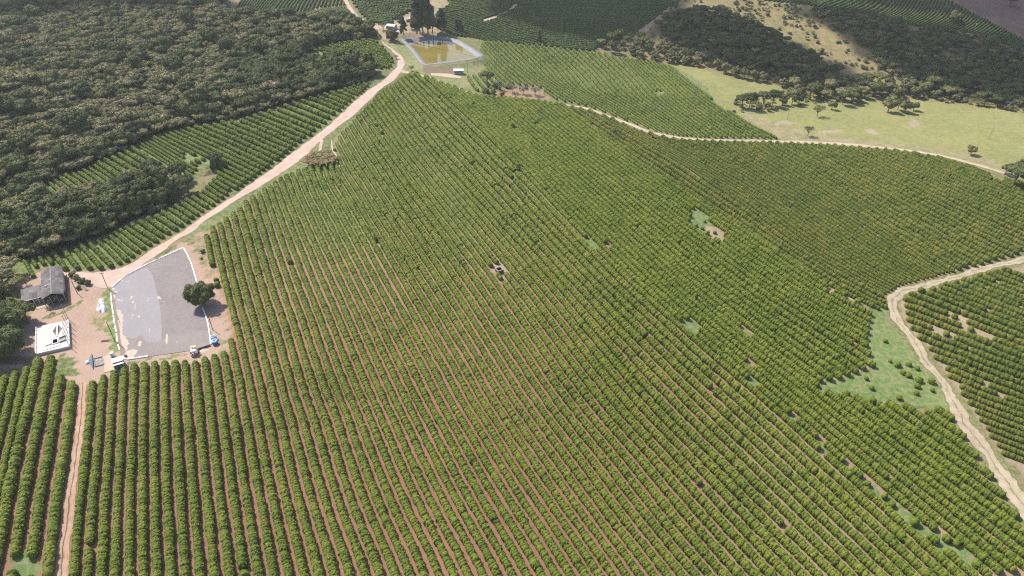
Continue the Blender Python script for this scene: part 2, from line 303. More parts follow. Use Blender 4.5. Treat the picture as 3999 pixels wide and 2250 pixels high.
FAR = [
 dict(name='far_left', guides=[(0,[(960,-25),(930,25),(880,75)]),(14,[(1130,-25),(1075,35),(1050,90)]),(32,[(1350,-25),(1345,10),(1335,60)])], clip=[(886,-20),(889,41),(916,66),(999,72),(1080,66),(1173,50),(1250,30),(1348,22),(1322,-20)], width=0.34, tall=0.62, step=0.5, mat='coffee_f', col='far', lod=2),
 dict(name='far_left', guides=[(0,[(1080,58),(1150,100)]),(14,[(1245,32),(1330,110)]),(24,[(1352,24),(1450,120)])], clip=[(1090,72),(1190,52),(1260,36),(1350,26),(1400,75),(1436,104),(1400,88),(1330,92),(1200,76)], width=0.34, tall=0.62, step=0.5, mat='coffee_f', col='far', lod=2),
 dict(name='far_middle', guides=[(0,[(1340,-20),(1500,-10),(1700,0)]),(16,[(1340,60),(1450,92),(1540,105),(1640,110)])], clip=[(1365,-20),(1405,52),(1446,88),(1500,97),(1530,92),(1548,70),(1600,50),(1640,20),(1650,-20)], width=0.36, tall=0.62, step=0.5, mat='coffee_f', col='far', lod=2),
 dict(name='far_right', guides=[(-6,[(1640,-20),(2000,-30),(2300,-40),(2700,-50)]),(6,[(1690,75),(1900,30),(2000,12),(2300,5),(2700,-8)]),(14,[(1700,130),(1900,75),(2020,40),(2200,35),(2450,45),(2700,40)]),(22,[(1780,160),(1900,130),(2060,88),(2230,80),(2420,85),(2600,70)]),(32,[(1850,185),(2020,165),(2150,148),(2260,152),(2380,150),(2520,120)]),(39,[(1900,215),(2150,195),(2300,205),(2420,200),(2520,170)])],
  clip=[(1740,-20),(1760,20),(1700,60),(1720,120),(1790,142),(1850,150),(1900,160),(2120,182),(2312,204),(2330,190),(2380,170),(2480,130),(2540,85),(2600,35),(2640,18),(2660,-20)], hole=[(1862,88),(1900,74),(1985,40),(2000,22),(2022,10),(2024,24),(1995,42),(1910,86)], width=0.34, tall=0.62, step=0.5, mat='coffee_f', col='far', lod=2),
 dict(name='far_hill', guides=[(0,[(3050,-15),(2975,6)]),(13,[(3310,-20),(3180,32)]),(24,[(3510,-15),(3465,40),(3370,75)]),(37,[(3680,-10),(3650,50),(3550,112)]),(44,[(3775,28),(3735,78),(3630,125)]),(54,[(3890,85),(3820,130),(3730,158)]),(68,[(4040,160),(3960,215)])],
  clip=[(2970,-20),(2985,4),(3138,18),(3369,54),(3561,102),(3753,120),(3870,150),(3999,188),(4060,210),(4060,185),(3999,156),(3849,80),(3693,0),(3660,-20)], width=0.36, tall=0.66, step=0.5, mat='coffee_f', col='far', lod=2)]
# clearings: pixel, half sizes, tilt, how bare, grass or soil
GAPS = [(2735,868,62,34,40,.78,'g'),(2790,915,45,22,35,.85,'s'),(2310,955,34,14,38,.8,'g'),(2695,1278,42,22,30,.97,'g'),(2912,1300,30,10,35,.8,'g'),(2925,1432,28,10,38,.7,'g'),(2945,1488,38,14,38,.75,'g'),(2455,1199,12,6,40,.9,'g'),(2636,1088,9,6,40,.9,'s'),(2096,960,9,8,40,.9,'g'),
 (1952,1052,34,20,10,1.0,'s'),(1968,1090,10,20,-10,.9,'s'),(2024,668,14,14,40,.95,'s'),(2010,700,8,10,0,.8,'g'),(2007,505,16,7,40,.8,'g'),(2319,495,16,10,40,.7,'g'),(2408,530,12,8,40,.7,'g'),(95,2215,48,55,0,.95,'g'),(1470,955,10,8,40,.9,'s'),(3240,1140,22,10,38,.95,'s'),(3320,1180,30,11,38,.95,'s'),(3300,1240,12,6,30,.8,'s'),
 (3127,1671,60,12,40,.55,'g'),(3215,1750,70,13,42,.55,'g'),(3300,1830,70,15,42,.6,'g'),(3400,1915,80,17,42,.6,'g'),(3510,2000,80,20,42,.68,'g'),(3640,2095,90,24,40,.72,'g'),(3760,2170,80,24,40,.7,'g'),(3100,1630,22,9,40,.8,'g'),
 (780,640,70,26,25,.75,'g'),(590,700,30,14,20,.7,'g'),(1240,215,34,10,10,.9,'g'),(1290,228,20,8,10,.8,'g'),(300,1000,8,8,0,.5,'g'),(900,748,16,8,40,.4,'g'),
 (2575,365,20,9,0,.9,'g'),(3895,702,30,12,0,.95,'g'),(3700,1240,28,6,25,.8,'s'),(3760,1250,26,7,25,.8,'s'),(3930,1330,26,8,25,.7,'s'),(3830,1320,20,6,25,.7,'s'),(3870,1400,26,7,25,.6,'s'),(3960,1500,30,9,25,.6,'s'),
 (1484,498,10,8,50,.8,'g'),(1493,535,9,12,30,.9,'g'),(1760,430,8,5,40,.9,'g'),(1795,510,12,7,40,.9,'g'),(1800,570,10,7,40,.9,'g')]
BAND = [(3090,1640),(3127,1671),(3276,1803),(3386,1908),(3497,1991),(3635,2085),(3746,2157),(3860,2225)]
def gap_amount(uv, pad=1.0):
    out = np.zeros(len(uv)); typ = np.zeros(len(uv), int)
    for (u, v, a, b, deg, p, k) in GAPS:
        c, s = math.cos(math.radians(deg)), math.sin(math.radians(deg)); du, dv = uv[:, 0]-u, uv[:, 1]-v
        d = ((du*c+dv*s)/(a*pad))**2 + ((-du*s+dv*c)/(b*pad))**2
        w = np.clip((1.25-d)/0.5, 0, 1)*p; up = w > out; out = np.where(up, w, out); typ = np.where(up, 1 if k == 'g' else 2, typ)
    return out, typ
def resample(pts, n):
    p = np.asarray(pts, float); d = np.r_[0, np.cumsum(np.linalg.norm(np.diff(p, axis=0), axis=1))]
    t = np.linspace(0, d[-1], n)
    # Catmull-Rom style smoothing by cubic Hermite on arc length
    m = np.gradient(p, d, axis=0); k = np.clip(np.searchsorted(d, t, 'right')-1, 0, len(d)-2); h = (d[k+1]-d[k])[:, None]; s = ((t-d[k])/(d[k+1]-d[k]))[:, None]
    return (2*s**3-3*s**2+1)*p[k]+(s**3-2*s**2+s)*h*m[k]+(-2*s**3+3*s**2)*p[k+1]+(s**3-s**2)*h*m[k+1]

# ------------------------------------------------------------------ the land itself
gxl = np.r_[[-2600,-1900,-1400,-1100,-900,-760], np.arange(-700,-330,6.0), np.arange(-330,280,2.0), np.arange(280,620,4.0), [640,680,760,900,1100,1500,2000,2600]]
gyl = np.r_[[-1500,-700,-300,-100,-20,30], np.arange(60,90,6.0), np.arange(90,380,2.0), np.arange(380,620,2.5), np.arange(620,900,5.0), [920,960,1000,1100,1300,1700,2300,3000]]
X, Y = np.meshgrid(gxl, gyl); xy = np.c_[X.ravel(), Y.ravel()]; Z = height(xy)
P3 = np.c_[xy, Z]; UV, DEP = project(P3); UV[DEP < 20] = -9999
pond_w = G(POND_RIM); pond_c = pond_w[:, :2].mean(0)
inpond = in_poly(xy, pond_w[:, :2]); RIM_Z = float(pond_w[:, 2].mean())+0.1
# the bank round the pond is level, the basin is dug out
dist_p = np.min(np.linalg.norm(xy[:, None, :]-resample(np.r_[pond_w[:, :2], pond_w[:1, :2]], 120)[None], axis=2), axis=1) if False else None
def seg_dist(q, poly):
    a = poly; b = np.roll(poly, -1, 0); out = np.full(len(q), 1e9)
    for p0, p1 in zip(a, b):
        d = p1-p0; t = np.clip(((q-p0)@d)/(d@d), 0, 1); out = np.minimum(out, np.linalg.norm(q-(p0+t[:, None]*d), axis=1))
    return out
near = (np.abs(xy[:, 0]-pond_c[0]) < 120) & (np.abs(xy[:, 1]-pond_c[1]) < 140)
dp = np.full(len(xy), 1e9); dp[near] = seg_dist(xy[near], pond_w[:, :2])
wz = np.where(inpond, 1, 1-smooth(2.0, 9.0, dp)); Z = Z*(1-wz)+RIM_Z*wz; Z = np.where(inpond, RIM_Z-4.5, Z)
soil = np.tile([0.20,0.15,0.09], (len(xy), 1)); gcol = np.tile([0.10,0.12,0.035], (len(xy), 1)); grass = np.full(len(xy), 0.55)
jit = np.c_[(vnoise(xy[:, 0], xy[:, 1], 7)-.5)*10, (vnoise(xy[:, 0]+91, xy[:, 1]+17, 7)-.5)*7]*np.clip(300/np.maximum(DEP, 60), .3, 1.2)[:, None]
UJ = UV+jit
def paint(poly, s=None, g=None, a=None, j=True):
    m = in_poly(UJ if j else UV, poly)
    if s is not None: soil[m] = s
    if g is not None: gcol[m] = g
    if a is not None: grass[m] = a if np.isscalar(a) else a[m]
    return m
u, v = UV[:, 0], UV[:, 1]
BR = (0.077,0.106,0.035)                                            # lush verge grass
paint(SCRUB, (0.222,0.170,0.089), (0.126,0.118,0.041), 0.5)
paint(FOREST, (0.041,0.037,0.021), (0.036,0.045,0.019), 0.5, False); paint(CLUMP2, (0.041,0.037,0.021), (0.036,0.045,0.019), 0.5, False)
paint(PLOUGH, (0.148,0.100,0.085), (0.126,0.096,0.067), 0.25, False)
paint(MEADOW, (0.252,0.215,0.104), (0.174,0.185,0.056), 0.62, False)
gm = np.clip(0.30+0.70*smooth(1500, 560, v)-0.35*smooth(1500, 600, u)*smooth(700, 1300, v)+0.12*smooth(2200, 3000, u)*smooth(1400, 2100, v), 0.04, 0.9)
gm = np.clip(gm*0.62+0.25*(vnoise(xy[:, 0], xy[:, 1], 26)-.5), 0.03, 0.95)
m_main = paint(MAIN['clip'], None, (0.091,0.124,0.042), gm, False)
red = np.array([0.235,0.125,0.083]); tan = np.array([0.25,0.17,0.11]); pale = np.array([0.26,0.20,0.125])
w = (smooth(1500, 700, v)*0.7+smooth(2300, 3200, u)*0.7)[:, None].clip(0, 1)
soil[m_main] = (red*(1-w)+pale*w)[m_main]
paint(NORTH['clip'], (0.259,0.185,0.118), (0.095,0.121,0.049), 0.45, False)
paint(STRIP['clip'], (0.200,0.148,0.081), (0.080,0.129,0.034), 0.85, False); paint(UPPER['clip'], (0.200,0.148,0.081), (0.095,0.141,0.040), 0.85, False)
paint(SLOPE['clip'], (0.252,0.200,0.126), (0.103,0.139,0.050), 0.7, False); paint(RIGHT['clip'], (0.252,0.200,0.126), (0.109,0.122,0.050), 0.22, False)
for f in FAR: paint(f['clip'], (0.222,0.163,0.104), (0.086,0.106,0.044), 0.45, False)
paint([(1480,345),(1539,314),(1566,285),(1600,290),(1612,292),(1550,322),(1494,352),(1430,424),(1365,494),(1296,546),(1305,600),(1320,635),(1262,640),(1240,600),(1250,560),(1312,504),(1380,454)], (0.222,0.170,0.096), BR, 0.97)
paint([(1553,265),(1531,284),(1482,327),(1441,352),(1340,442),(1264,507),(1215,545),(1157,589),(1090,642),(993,710),(912,762),(905,752),(985,698),(1080,630),(1200,536),(1325,430),(1425,350),(1470,300),(1540,240),(1500,190),(1470,160),(1480,150),(1530,202)], (0.222,0.178,0.104), BR, 0.85)
paint([(1262,640),(1150,680),(1000,772),(905,848),(806,908),(780,930),(735,935),(750,905),(800,866),(911,794),(1042,717),(1138,654),(1211,596),(1240,590)], (0.237,0.185,0.126), (0.096,0.141,0.043), 0.62)
paint([(740,925),(790,905),(808,905),(820,990),(845,1080),(872,1150),(900,1290),(905,1360),(880,1385),(862,1330),(830,1290),(800,1110),(775,1030)], (0.311,0.200,0.141), (0.111,0.144,0.065), 0.5)
paint([(728,930),(742,925),(765,1000),(790,1080),(800,1100),(770,1098),(765,1060),(752,1000)], (0.266,0.148,0.089), BR, 0.97)
paint([(812,1235),(842,1230),(850,1300),(828,1302)], (0.266,0.163,0.096), BR, 0.9)
paint([(1582,146),(1612,192),(1650,252),(1664,262),(1840,250),(1890,236),(1900,262),(1860,290),(1826,302),(1838,346),(1790,346),(1727,323),(1660,298),(1600,284),(1570,278),(1584,248),(1576,226),(1556,206),(1516,178),(1500,160),(1540,150)], (0.296,0.229,0.141), (0.133,0.159,0.060), 0.62)
paint([(1640,264),(1775,261),(1780,280),(1760,292),(1650,282)], (0.16,0.12,0.085), (0.085,0.10,0.04), 0.4)
paint([(1786,140),(1800,150),(1840,190),(1905,235),(1885,240),(1830,193),(1780,156),(1700,132)], (0.222,0.163,0.096), (0.079,0.105,0.040), 0.75)
paint([(1470,75),(1560,70),(1640,30),(1700,-10),(1740,-10),(1750,25),(1690,70),(1720,125),(1700,136),(1576,141),(1520,150),(1492,160),(1480,130),(1450,100)], (0.296,0.222,0.148), (0.103,0.142,0.051), 0.42)
paint([(1860,372),(1950,375),(2060,385),(2150,395),(2140,378),(2100,350),(2000,335),(1960,352)], (0.244,0.163,0.111), (0.148,0.126,0.059), 0.35)
paint(WEDGE, (0.296,0.237,0.148), (0.104,0.160,0.045), 0.84)
paint([(3642,1462),(3690,1475),(3745,1560),(3812,1671),(3885,1770),(3970,1881),(4110,2110),(4060,2150),(3960,1985),(3893,1881),(3822,1770),(3750,1671),(3690,1560)], (0.281,0.244,0.163), (0.126,0.158,0.060), 0.6)
paint([(3395,1225),(3455,1160),(3462,1180),(3475,1215),(3470,1235)], (0.296,0.237,0.148), (0.104,0.156,0.044), 0.85)
paint([(2500,108),(2560,60),(2600,30),(2640,15),(2630,40),(2580,75),(2520,125),(2480,150),(2440,165),(2430,150)], (0.296,0.229,0.155), (0.126,0.141,0.059), 0.4)
paint([(3890,1010),(3999,980),(4080,965),(4080,985),(3999,1000),(3870,1030),(3704,1076)], (0.266,0.222,0.133), BR, 0.85)
paint([(2295,195),(2330,188),(2335,198),(2300,208)], None, BR, 0.95); paint([(2160,165),(2240,170),(2300,190),(2290,198),(2170,178)], None, (0.088,0.141,0.043), 0.9)
for pp in ([(3025,478),(3060,472),(3110,482),(3095,490),(3040,489)],[(3200,516),(3230,508),(3290,504),(3300,515),(3250,524),(3210,524)],[(3540,478),(3575,468),(3600,485),(3560,498)],[(3370,500),(3420,512),(3440,528),(3400,520)]): paint(pp, (0.28,0.225,0.16), None, 0.30)
paint([(2890,462),(3045,540),(3250,556),(3400,566),(3560,582),(3700,604),(3860,648),(3960,690),(3999,690),(3860,620),(3700,585),(3400,550),(3150,520),(3000,470),(2900,430)], (0.252,0.215,0.126), (0.178,0.163,0.074), 0.5)
ga, gt = gap_amount(UJ, 1.15); on = m_main | in_poly(UV, NORTH['clip']) | in_poly(UV, SLOPE['clip']) | in_poly(UV, STRIP['clip']) | in_poly(UV, RIGHT['clip']) | in_poly(UV, UPPER['clip'])
k = on & (ga > .3) & (gt == 1); grass[k] = 0.86; gcol[k] = (0.100,0.153,0.051); k = on & (ga > .3) & (gt == 2); grass[k] = 0.25; soil[k] = (0.311,0.229,0.155)
# yard: bare trodden earth
paint([(60,1100),(140,1062),(232,1056),(373,1064),(500,1040),(620,1000),(705,940),(750,960),(800,1090),(880,1160),(900,1290),(895,1385),(760,1425),(480,1455),(362,1508),(308,1508),(215,1466),(185,1400),(60,1440),(-200,1460),(-200,1290),(90,1290),(118,1230)], (0.315,0.220,0.168), (0.111,0.150,0.052), 0.10, False)
paint([(212,1420),(250,1385),(280,1390),(300,1440),(308,1470),(262,1476),(216,1462)], None, BR, 0.92); paint([(345,1240),(380,1222),(415,1240),(412,1300),(380,1295),(350,1265)], None, (0.148,0.155,0.059), 0.55)
paint([(395,1150),(430,1118),(440,1150),(448,1240),(462,1340),(468,1385),(435,1375),(425,1300),(418,1230)], None, (0.096,0.155,0.037), 1.0); paint([(235,1225),(300,1180),(320,1172),(300,1195),(240,1232),(170,1250),(185,1232)], None, BR, 0.9)
paint([(440,1120),(476,1092),(538,1048),(613,1002),(690,955),(712,955),(621,1008),(540,1055),(480,1096),(445,1125)], None, BR, 0.85); paint([(640,950),(700,925),(712,945),(640,985),(600,1005)], None, (0.118,0.144,0.059), 0.45)
paint([(500,1410),(560,1402),(590,1398),(560,1412),(510,1424)], None, BR, 0.85); paint([(640,1392),(740,1378),(760,1384),(680,1402),(600,1412)], None, (0.125,0.144,0.059), 0.6); paint([(850,1330),(880,1320),(895,1385),(850,1400)], None, (0.126,0.152,0.067), 0.6)
paint([(855,1225),(872,1215),(885,1290),(870,1300)], None, (0.119,0.151,0.066), 0.6); paint([(-300,1432),(110,1425),(130,1400),(40,1395),(-300,1400)], (0.148,0.104,0.074), None, 0.1)
nx, ny = len(gxl), len(gyl); I = np.arange(nx*ny).reshape(ny, nx)
quads = np.stack([I[:-1, :-1], I[:-1, 1:], I[1:, 1:], I[1:, :-1]], -1).reshape(-1, 4)
m, N, L, B = mat('land'); pos = N.new('ShaderNodeNewGeometry').outputs['Position']
sa = node(N, 'ShaderNodeAttribute', attribute_name='soil').outputs['Color']; gc = node(N, 'ShaderNodeAttribute', attribute_name='gcol').outputs['Color']; gr = node(N, 'ShaderNodeAttribute', attribute_name='grass').outputs['Fac']
n1 = noise(N, L, 0.22, 6, pos, 0.62); n2 = noise(N, L, 1.6, 4, pos, 0.6); n3 = noise(N, L, 0.035, 4, pos)
sel = math_(N, L, 'MULTIPLY_ADD', n2, 0.45, math_(N, L, 'MULTIPLY', n1, 0.55)); th = math_(N, L, 'MULTIPLY_ADD', gr, 0.56, 0.22)
fac = math_(N, L, 'SMOOTH_MIN', math_(N, L, 'MAXIMUM', math_(N, L, 'MULTIPLY_ADD', math_(N, L, 'SUBTRACT', th, sel), 9.0, 0.5), 0.0), 1.0, 0.05)
vary = math_(N, L, 'MULTIPLY_ADD', n2, 0.45, math_(N, L, 'MULTIPLY_ADD', n3, 0.35, math_(N, L, 'MULTIPLY', n1, 0.2)))
sc_ = mix(N, L, 1.0, sa, ramp(N, L, vary, [(0.34, (.74,.71,.69)), (0.5, (1.0,1.0,1.0)), (0.66, (1.18,1.16,1.13))]), 'MULTIPLY')
g2 = ramp(N, L, vary, [(0.34, (.66,.74,.62)), (0.5, (1,1,1)), (0.66, (1.36,1.22,1.25))]); gg = mix(N, L, 1.0, gc, g2, 'MULTIPLY')
straw = ramp(N, L, noise(N, L, 0.55, 6, pos, 0.7), [(0.44, 0.0), (0.60, 0.8)]); gg = mix(N, L, straw, gg, mix(N, L, 0.7, gg, (0.27, 0.225, 0.13)))
L.new(mix(N, L, fac, sc_, gg), B.inputs['Base Color']); B.inputs['Roughness'].default_value = 0.95; B.inputs['Specular IOR Level'].default_value = 0.1
bump(N, L, B, n2, 0.6, 0.12)
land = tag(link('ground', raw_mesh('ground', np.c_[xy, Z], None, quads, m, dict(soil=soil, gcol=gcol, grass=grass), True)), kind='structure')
land['label'] = 'rolling farmland of red soil, grass and pasture'
# ------------------------------------------------------------------ roads and tracks: sheets that follow the land
def strip(name, Lp, Rp, m, n, k, dz, jitter=0.0, label=None):
    a = resample(Lp, n); b = resample(Rp, n); A = G(a); Bq = G(b)
    if jitter:
        for Q, s0 in ((A, 3.1), (Bq, 77.7)):
            d = Bq-A; d /= np.linalg.norm(d, axis=1)[:, None]; t = np.arange(n)*1.0
            Q += d*((vnoise(Q[:, 0]+s0, Q[:, 1], 5.0)-.5)+(vnoise(Q[:, 0], Q[:, 1]+s0, 1.7)-.5)*.6)[:, None]*jitter
    s = np.linspace(0, 1, k); V = A[:, None]*(1-s)[None, :, None]+Bq[:, None]*s[None, :, None]
    V = V.reshape(-1, 3); V[:, 2] = height(V[:, :2])+dz; I = np.arange(n*k).reshape(n, k)
    Q = np.stack([I[:-1, :-1], I[:-1, 1:], I[1:, 1:], I[1:, :-1]], -1).reshape(-1, 4)
    o = tag(link(name, raw_mesh(name, V, None, Q, m, dict(across=np.tile(s, n)), True)), label=label, kind='structure'); return o
def dirt(name, base, rut, green, edge_g, mid_g):
    m, N, L, B = mat(name); pos = N.new('ShaderNodeNewGeometry').outputs['Position']; ac = node(N, 'ShaderNodeAttribute', attribute_name='across').outputs['Fac']
    n1 = noise(N, L, 0.35, 5, pos); n2 = noise(N, L, 2.2, 4, pos); n3 = noise(N, L, 0.05, 3, pos)
    c = mix(N, L, ramp(N, L, n1, [(0.35, 0.0), (0.65, 1.0)]), base, rut)
    c = mix(N, L, math_(N, L, 'MULTIPLY', ramp(N, L, ac, [(0.14, 0.0), (0.24, 0.8), (0.36, 0.0), (0.62, 0.0), (0.74, 0.8), (0.86, 0.0)]), 0.7), c, rut)
    wob = math_(N, L, 'MULTIPLY_ADD', n2, 0.6, math_(N, L, 'MULTIPLY', n1, 0.5))
    prof = ramp(N, L, ac, [(0.0, edge_g), (0.16, 0.12*edge_g), (0.36, 0.0), (0.5, mid_g), (0.64, 0.0), (0.84, 0.12*edge_g), (1.0, edge_g)])
    gf = ramp(N, L, math_(N, L, 'SUBTRACT', prof, wob), [(0.0, 0.0), (0.16, 1.0)])
    c = mix(N, L, gf, c, green); c = mix(N, L, 1.0, c, ramp(N, L, math_(N, L, 'MULTIPLY_ADD', n2, .5, math_(N, L, 'MULTIPLY', n3, .5)), [(0.3, (.8,.79,.78)), (0.7, (1.08,1.07,1.06))]), 'MULTIPLY')
    L.new(c, B.inputs['Base Color']); B.inputs['Roughness'].default_value = 0.95; B.inputs['Specular IOR Level'].default_value = 0.1; bump(N, L, B, n2, 0.5, 0.06); return m
m_road = dirt('road_earth', (0.40,0.29,0.23), (0.46,0.345,0.285), (0.11,0.135,0.05), 0.55, 0.0)
m_red = dirt('red_earth', (0.33,0.185,0.13), (0.42,0.28,0.215), (0.095,0.125,0.04), 0.55, 1.0)
m_pale = dirt('pale_earth', (0.36,0.28,0.20), (0.44,0.35,0.26), (0.15,0.155,0.07), 0.8, 0.35)
m_right = dirt('worn_earth', (0.28,0.235,0.15), (0.40,0.32,0.235), (0.125,0.145,0.055), 0.95, 0.75)
def twin(c): return [(u_, v_-w_*.5) for u_, v_, w_ in c], [(u_, v_+w_*.5) for u_, v_, w_ in c]
strip('dirt_road', ROAD_L, ROAD_R, m_road, 420, 9, 0.07, 1.3)
strip('farm_track', TRK_L, TRK_R, m_red, 160, 9, 0.08, 0.9)
a_, b_ = twin(CREST); strip('field_track', a_, b_, m_pale, 260, 5, 0.07, 0.8)
a_, b_ = twin(SIDE); strip('side_track', a_, b_, m_pale, 120, 5, 0.08, 0.9)
a_, b_ = twin(SPUR); strip('spur_track', a_, b_, m_pale, 60, 5, 0.085, 1.0)
strip('worn_track', RT_L, RT_R, m_right, 360, 9, 0.07, 2.2)
strip('bypass_track', [(1252,545),(1248,562),(1243,590)], [(1264,548),(1259,565),(1254,592)], m_road, 40, 4, 0.09, 0.6)
strip('pond_path', [(1668,258),(1700,257),(1760,254),(1840,247),(1888,238)], [(1664,265),(1700,264),(1760,260),(1840,252),(1890,243)], m_pale, 80, 4, 0.12, 0.6)
strip('grove_path', [(1455,98),(1480,100),(1510,103),(1545,92),(1580,72),(1620,48)], [(1466,116),(1490,112),(1515,112),(1556,104),(1592,84),(1632,58)], m_pale, 90, 6, 0.08, 0.9)
strip('contour_path', [(1868,82),(1905,72),(1985,38),(2000,22),(2015,12)], [(1872,90),(1910,82),(1995,46),(2014,26),(2024,14)], m_pale, 70, 4, 0.08, 0.5)
strip('verge_path', [(1292,550),(1296,585),(1318,625),(1322,650)], [(1297,549),(1303,584),(1324,622),(1329,652)], m_pale, 60, 3, 0.08, 0.4)

# ------------------------------------------------------------------ coffee rows
def shell(rings, n):
    """a plant: rings of (radius, height) closed at the top"""
    V = [(r*math.cos(2*math.pi*(k+.5*(i % 2))/n), r*math.sin(2*math.pi*(k+.5*(i % 2))/n), z) for i, (r, z) in enumerate(rings) for k in range(n)]+[(0, 0, 1.0)]
    T = []
    for i in range(len(rings)-1):
        for k in range(n):
            a, b, c, d = i*n+k, i*n+(k+1) % n, (i+1)*n+k, (i+1)*n+(k+1) % n
            T += [(a, b, d), (a, d, c)] if i % 2 else [(a, b, c), (b, d, c)]
    t = (len(rings)-1)*n
    T += [(t+k, t+(k+1) % n, len(V)-1) for k in range(n)]
    return np.array(V), np.array(T)
LOD = [shell([(.80, .0), (1.0, .42), (.86, .74), (.48, .94)], 9), shell([(.82, .0), (1.0, .45), (.72, .84)], 7), shell([(.85, .0), (.95, .5), (.66, .86)], 5)]
TUFT = [26, 12, 4]
def plants_mesh(pos, ang, wx, wl, h, lod, tint):
    """pos Nx3, ang along-row angle; crowns as faceted shells with leafy tufts standing out of them"""
    V0, T0 = LOD[lod]; n = len(pos); nv = len(V0)
    V = np.repeat(V0[None], n, 0).copy(); jit = RNG.normal(.97, .10, (n, nv)); V[:, :, :2] *= jit[:, :, None]; V[:, :, 2] *= RNG.normal(1, .07, (n, nv))
    V[:, :, 2] = np.where(V0[None, :, 2] == 0, 0, V[:, :, 2])
    def place(Q):
        a = Q[:, :, 0]*wl[:, None]; b = Q[:, :, 1]*wx[:, None]; c, s = np.cos(ang)[:, None], np.sin(ang)[:, None]
        return np.stack([a*c-b*s+pos[:, None, 0], a*s+b*c+pos[:, None, 1], Q[:, :, 2]*h[:, None]+pos[:, None, 2]], -1)
    W = place(V).reshape(-1, 3); T = (T0[None]+np.arange(n)[:, None, None]*nv).reshape(-1, 3)
    k = TUFT[lod]; az = RNG.random((n, k))*2*np.pi; zz = RNG.random((n, k))**.8*.95+.08; rr = np.interp(zz, [0, .42, .78, .96, 1.05], [.84, 1.0, .82, .45, .1])
    C = np.stack([rr*np.cos(az), rr*np.sin(az), zz], -1); Cw = place(C)
    nr = np.stack([np.cos(az)*(1.1-zz), np.sin(az)*(1.1-zz), zz*.8+.1], -1)
    size = RNG.uniform(.14, .34, (n, k))*(1.0 if lod < 2 else 1.8)*(h/2.1)[:, None]
    tri = []
    nw = nr/np.linalg.norm(nr, axis=2)[:, :, None]; ca, sa = np.cos(ang)[:, None], np.sin(ang)[:, None]
    nw = np.stack([nw[:, :, 0]*ca-nw[:, :, 1]*sa, nw[:, :, 0]*sa+nw[:, :, 1]*ca, nw[:, :, 2]], -1); e1 = np.cross(nw, RNG.normal(0, 1, (n, k, 3))); e1 /= np.linalg.norm(e1, axis=2)[:, :, None]; e2 = np.cross(nw, e1)
    for q, (p_, r_, l_) in enumerate(((-1, -.5, .05), (1, -.5, .05), (0, 1.1, .42))): tri.append(Cw+(e1*p_+e2*r_+nw*l_)*size[:, :, None]*RNG.uniform(.75, 1.25, (n, k, 1)))
    TV = np.stack(tri, 2).reshape(-1, 3)
    tt = np.r_[np.repeat(tint, nv)+RNG.normal(0, .05, n*nv), np.repeat(np.repeat(tint, k)+RNG.normal(.04, .12, n*k), 3)]
    return np.r_[W, TV], np.r_[T, np.arange(len(TV)).reshape(-1, 3)+len(W)], tt
COFFEE = {
 'coffee': leafy('coffee_leaves', [(0.22, (0.044,0.071,0.010)), (0.42, (0.079,0.108,0.014)), (0.62, (0.112,0.136,0.018)), (0.85, (0.155,0.160,0.027))]),
 'coffee_n': leafy('coffee_leaves_yellowing', [(0.22, (0.040,0.060,0.011)), (0.45, (0.068,0.090,0.014)), (0.62, (0.098,0.110,0.018)), (0.85, (0.150,0.135,0.027))]),
 'coffee_s': leafy('coffee_leaves_dark', [(0.22, (0.038,0.062,0.011)), (0.45, (0.062,0.090,0.014)), (0.65, (0.090,0.116,0.019)), (0.9, (0.13,0.138,0.026))]),
 'coffee_h': leafy('coffee_leaves_young', [(0.22, (0.046,0.068,0.014)), (0.45, (0.076,0.104,0.019)), (0.62, (0.104,0.130,0.024)), (0.85, (0.15,0.15,0.034))]),
 'coffee_f': leafy('coffee_leaves_far', [(0.22, (0.032,0.054,0.016)), (0.45, (0.050,0.076,0.021)), (0.65, (0.070,0.096,0.026)), (0.9, (0.095,0.112,0.032))])}
def row_lines(F):
    gs = F['guides']; M_ = 90; R = [(i, resample(p, M_)) for i, p in gs]; out = []
    for r in range(int(math.ceil(gs[0][0])), int(math.floor(gs[-1][0]))+1):
        for (i0, p0), (i1, p1) in zip(R, R[1:]):
            if i0 <= r <= i1:
                t = (r-i0)/(i1-i0); out.append((r, p0*(1-t)+p1*t)); break
    return out
def densify(p, step):
    d = np.r_[0, np.cumsum(np.linalg.norm(np.diff(p[:, :2], axis=0), axis=1))]; t = np.arange(step*.5, d[-1], step)
    return np.stack([np.interp(t, d, p[:, k]) for k in range(3)], 1), t
ROWSTAT = {}
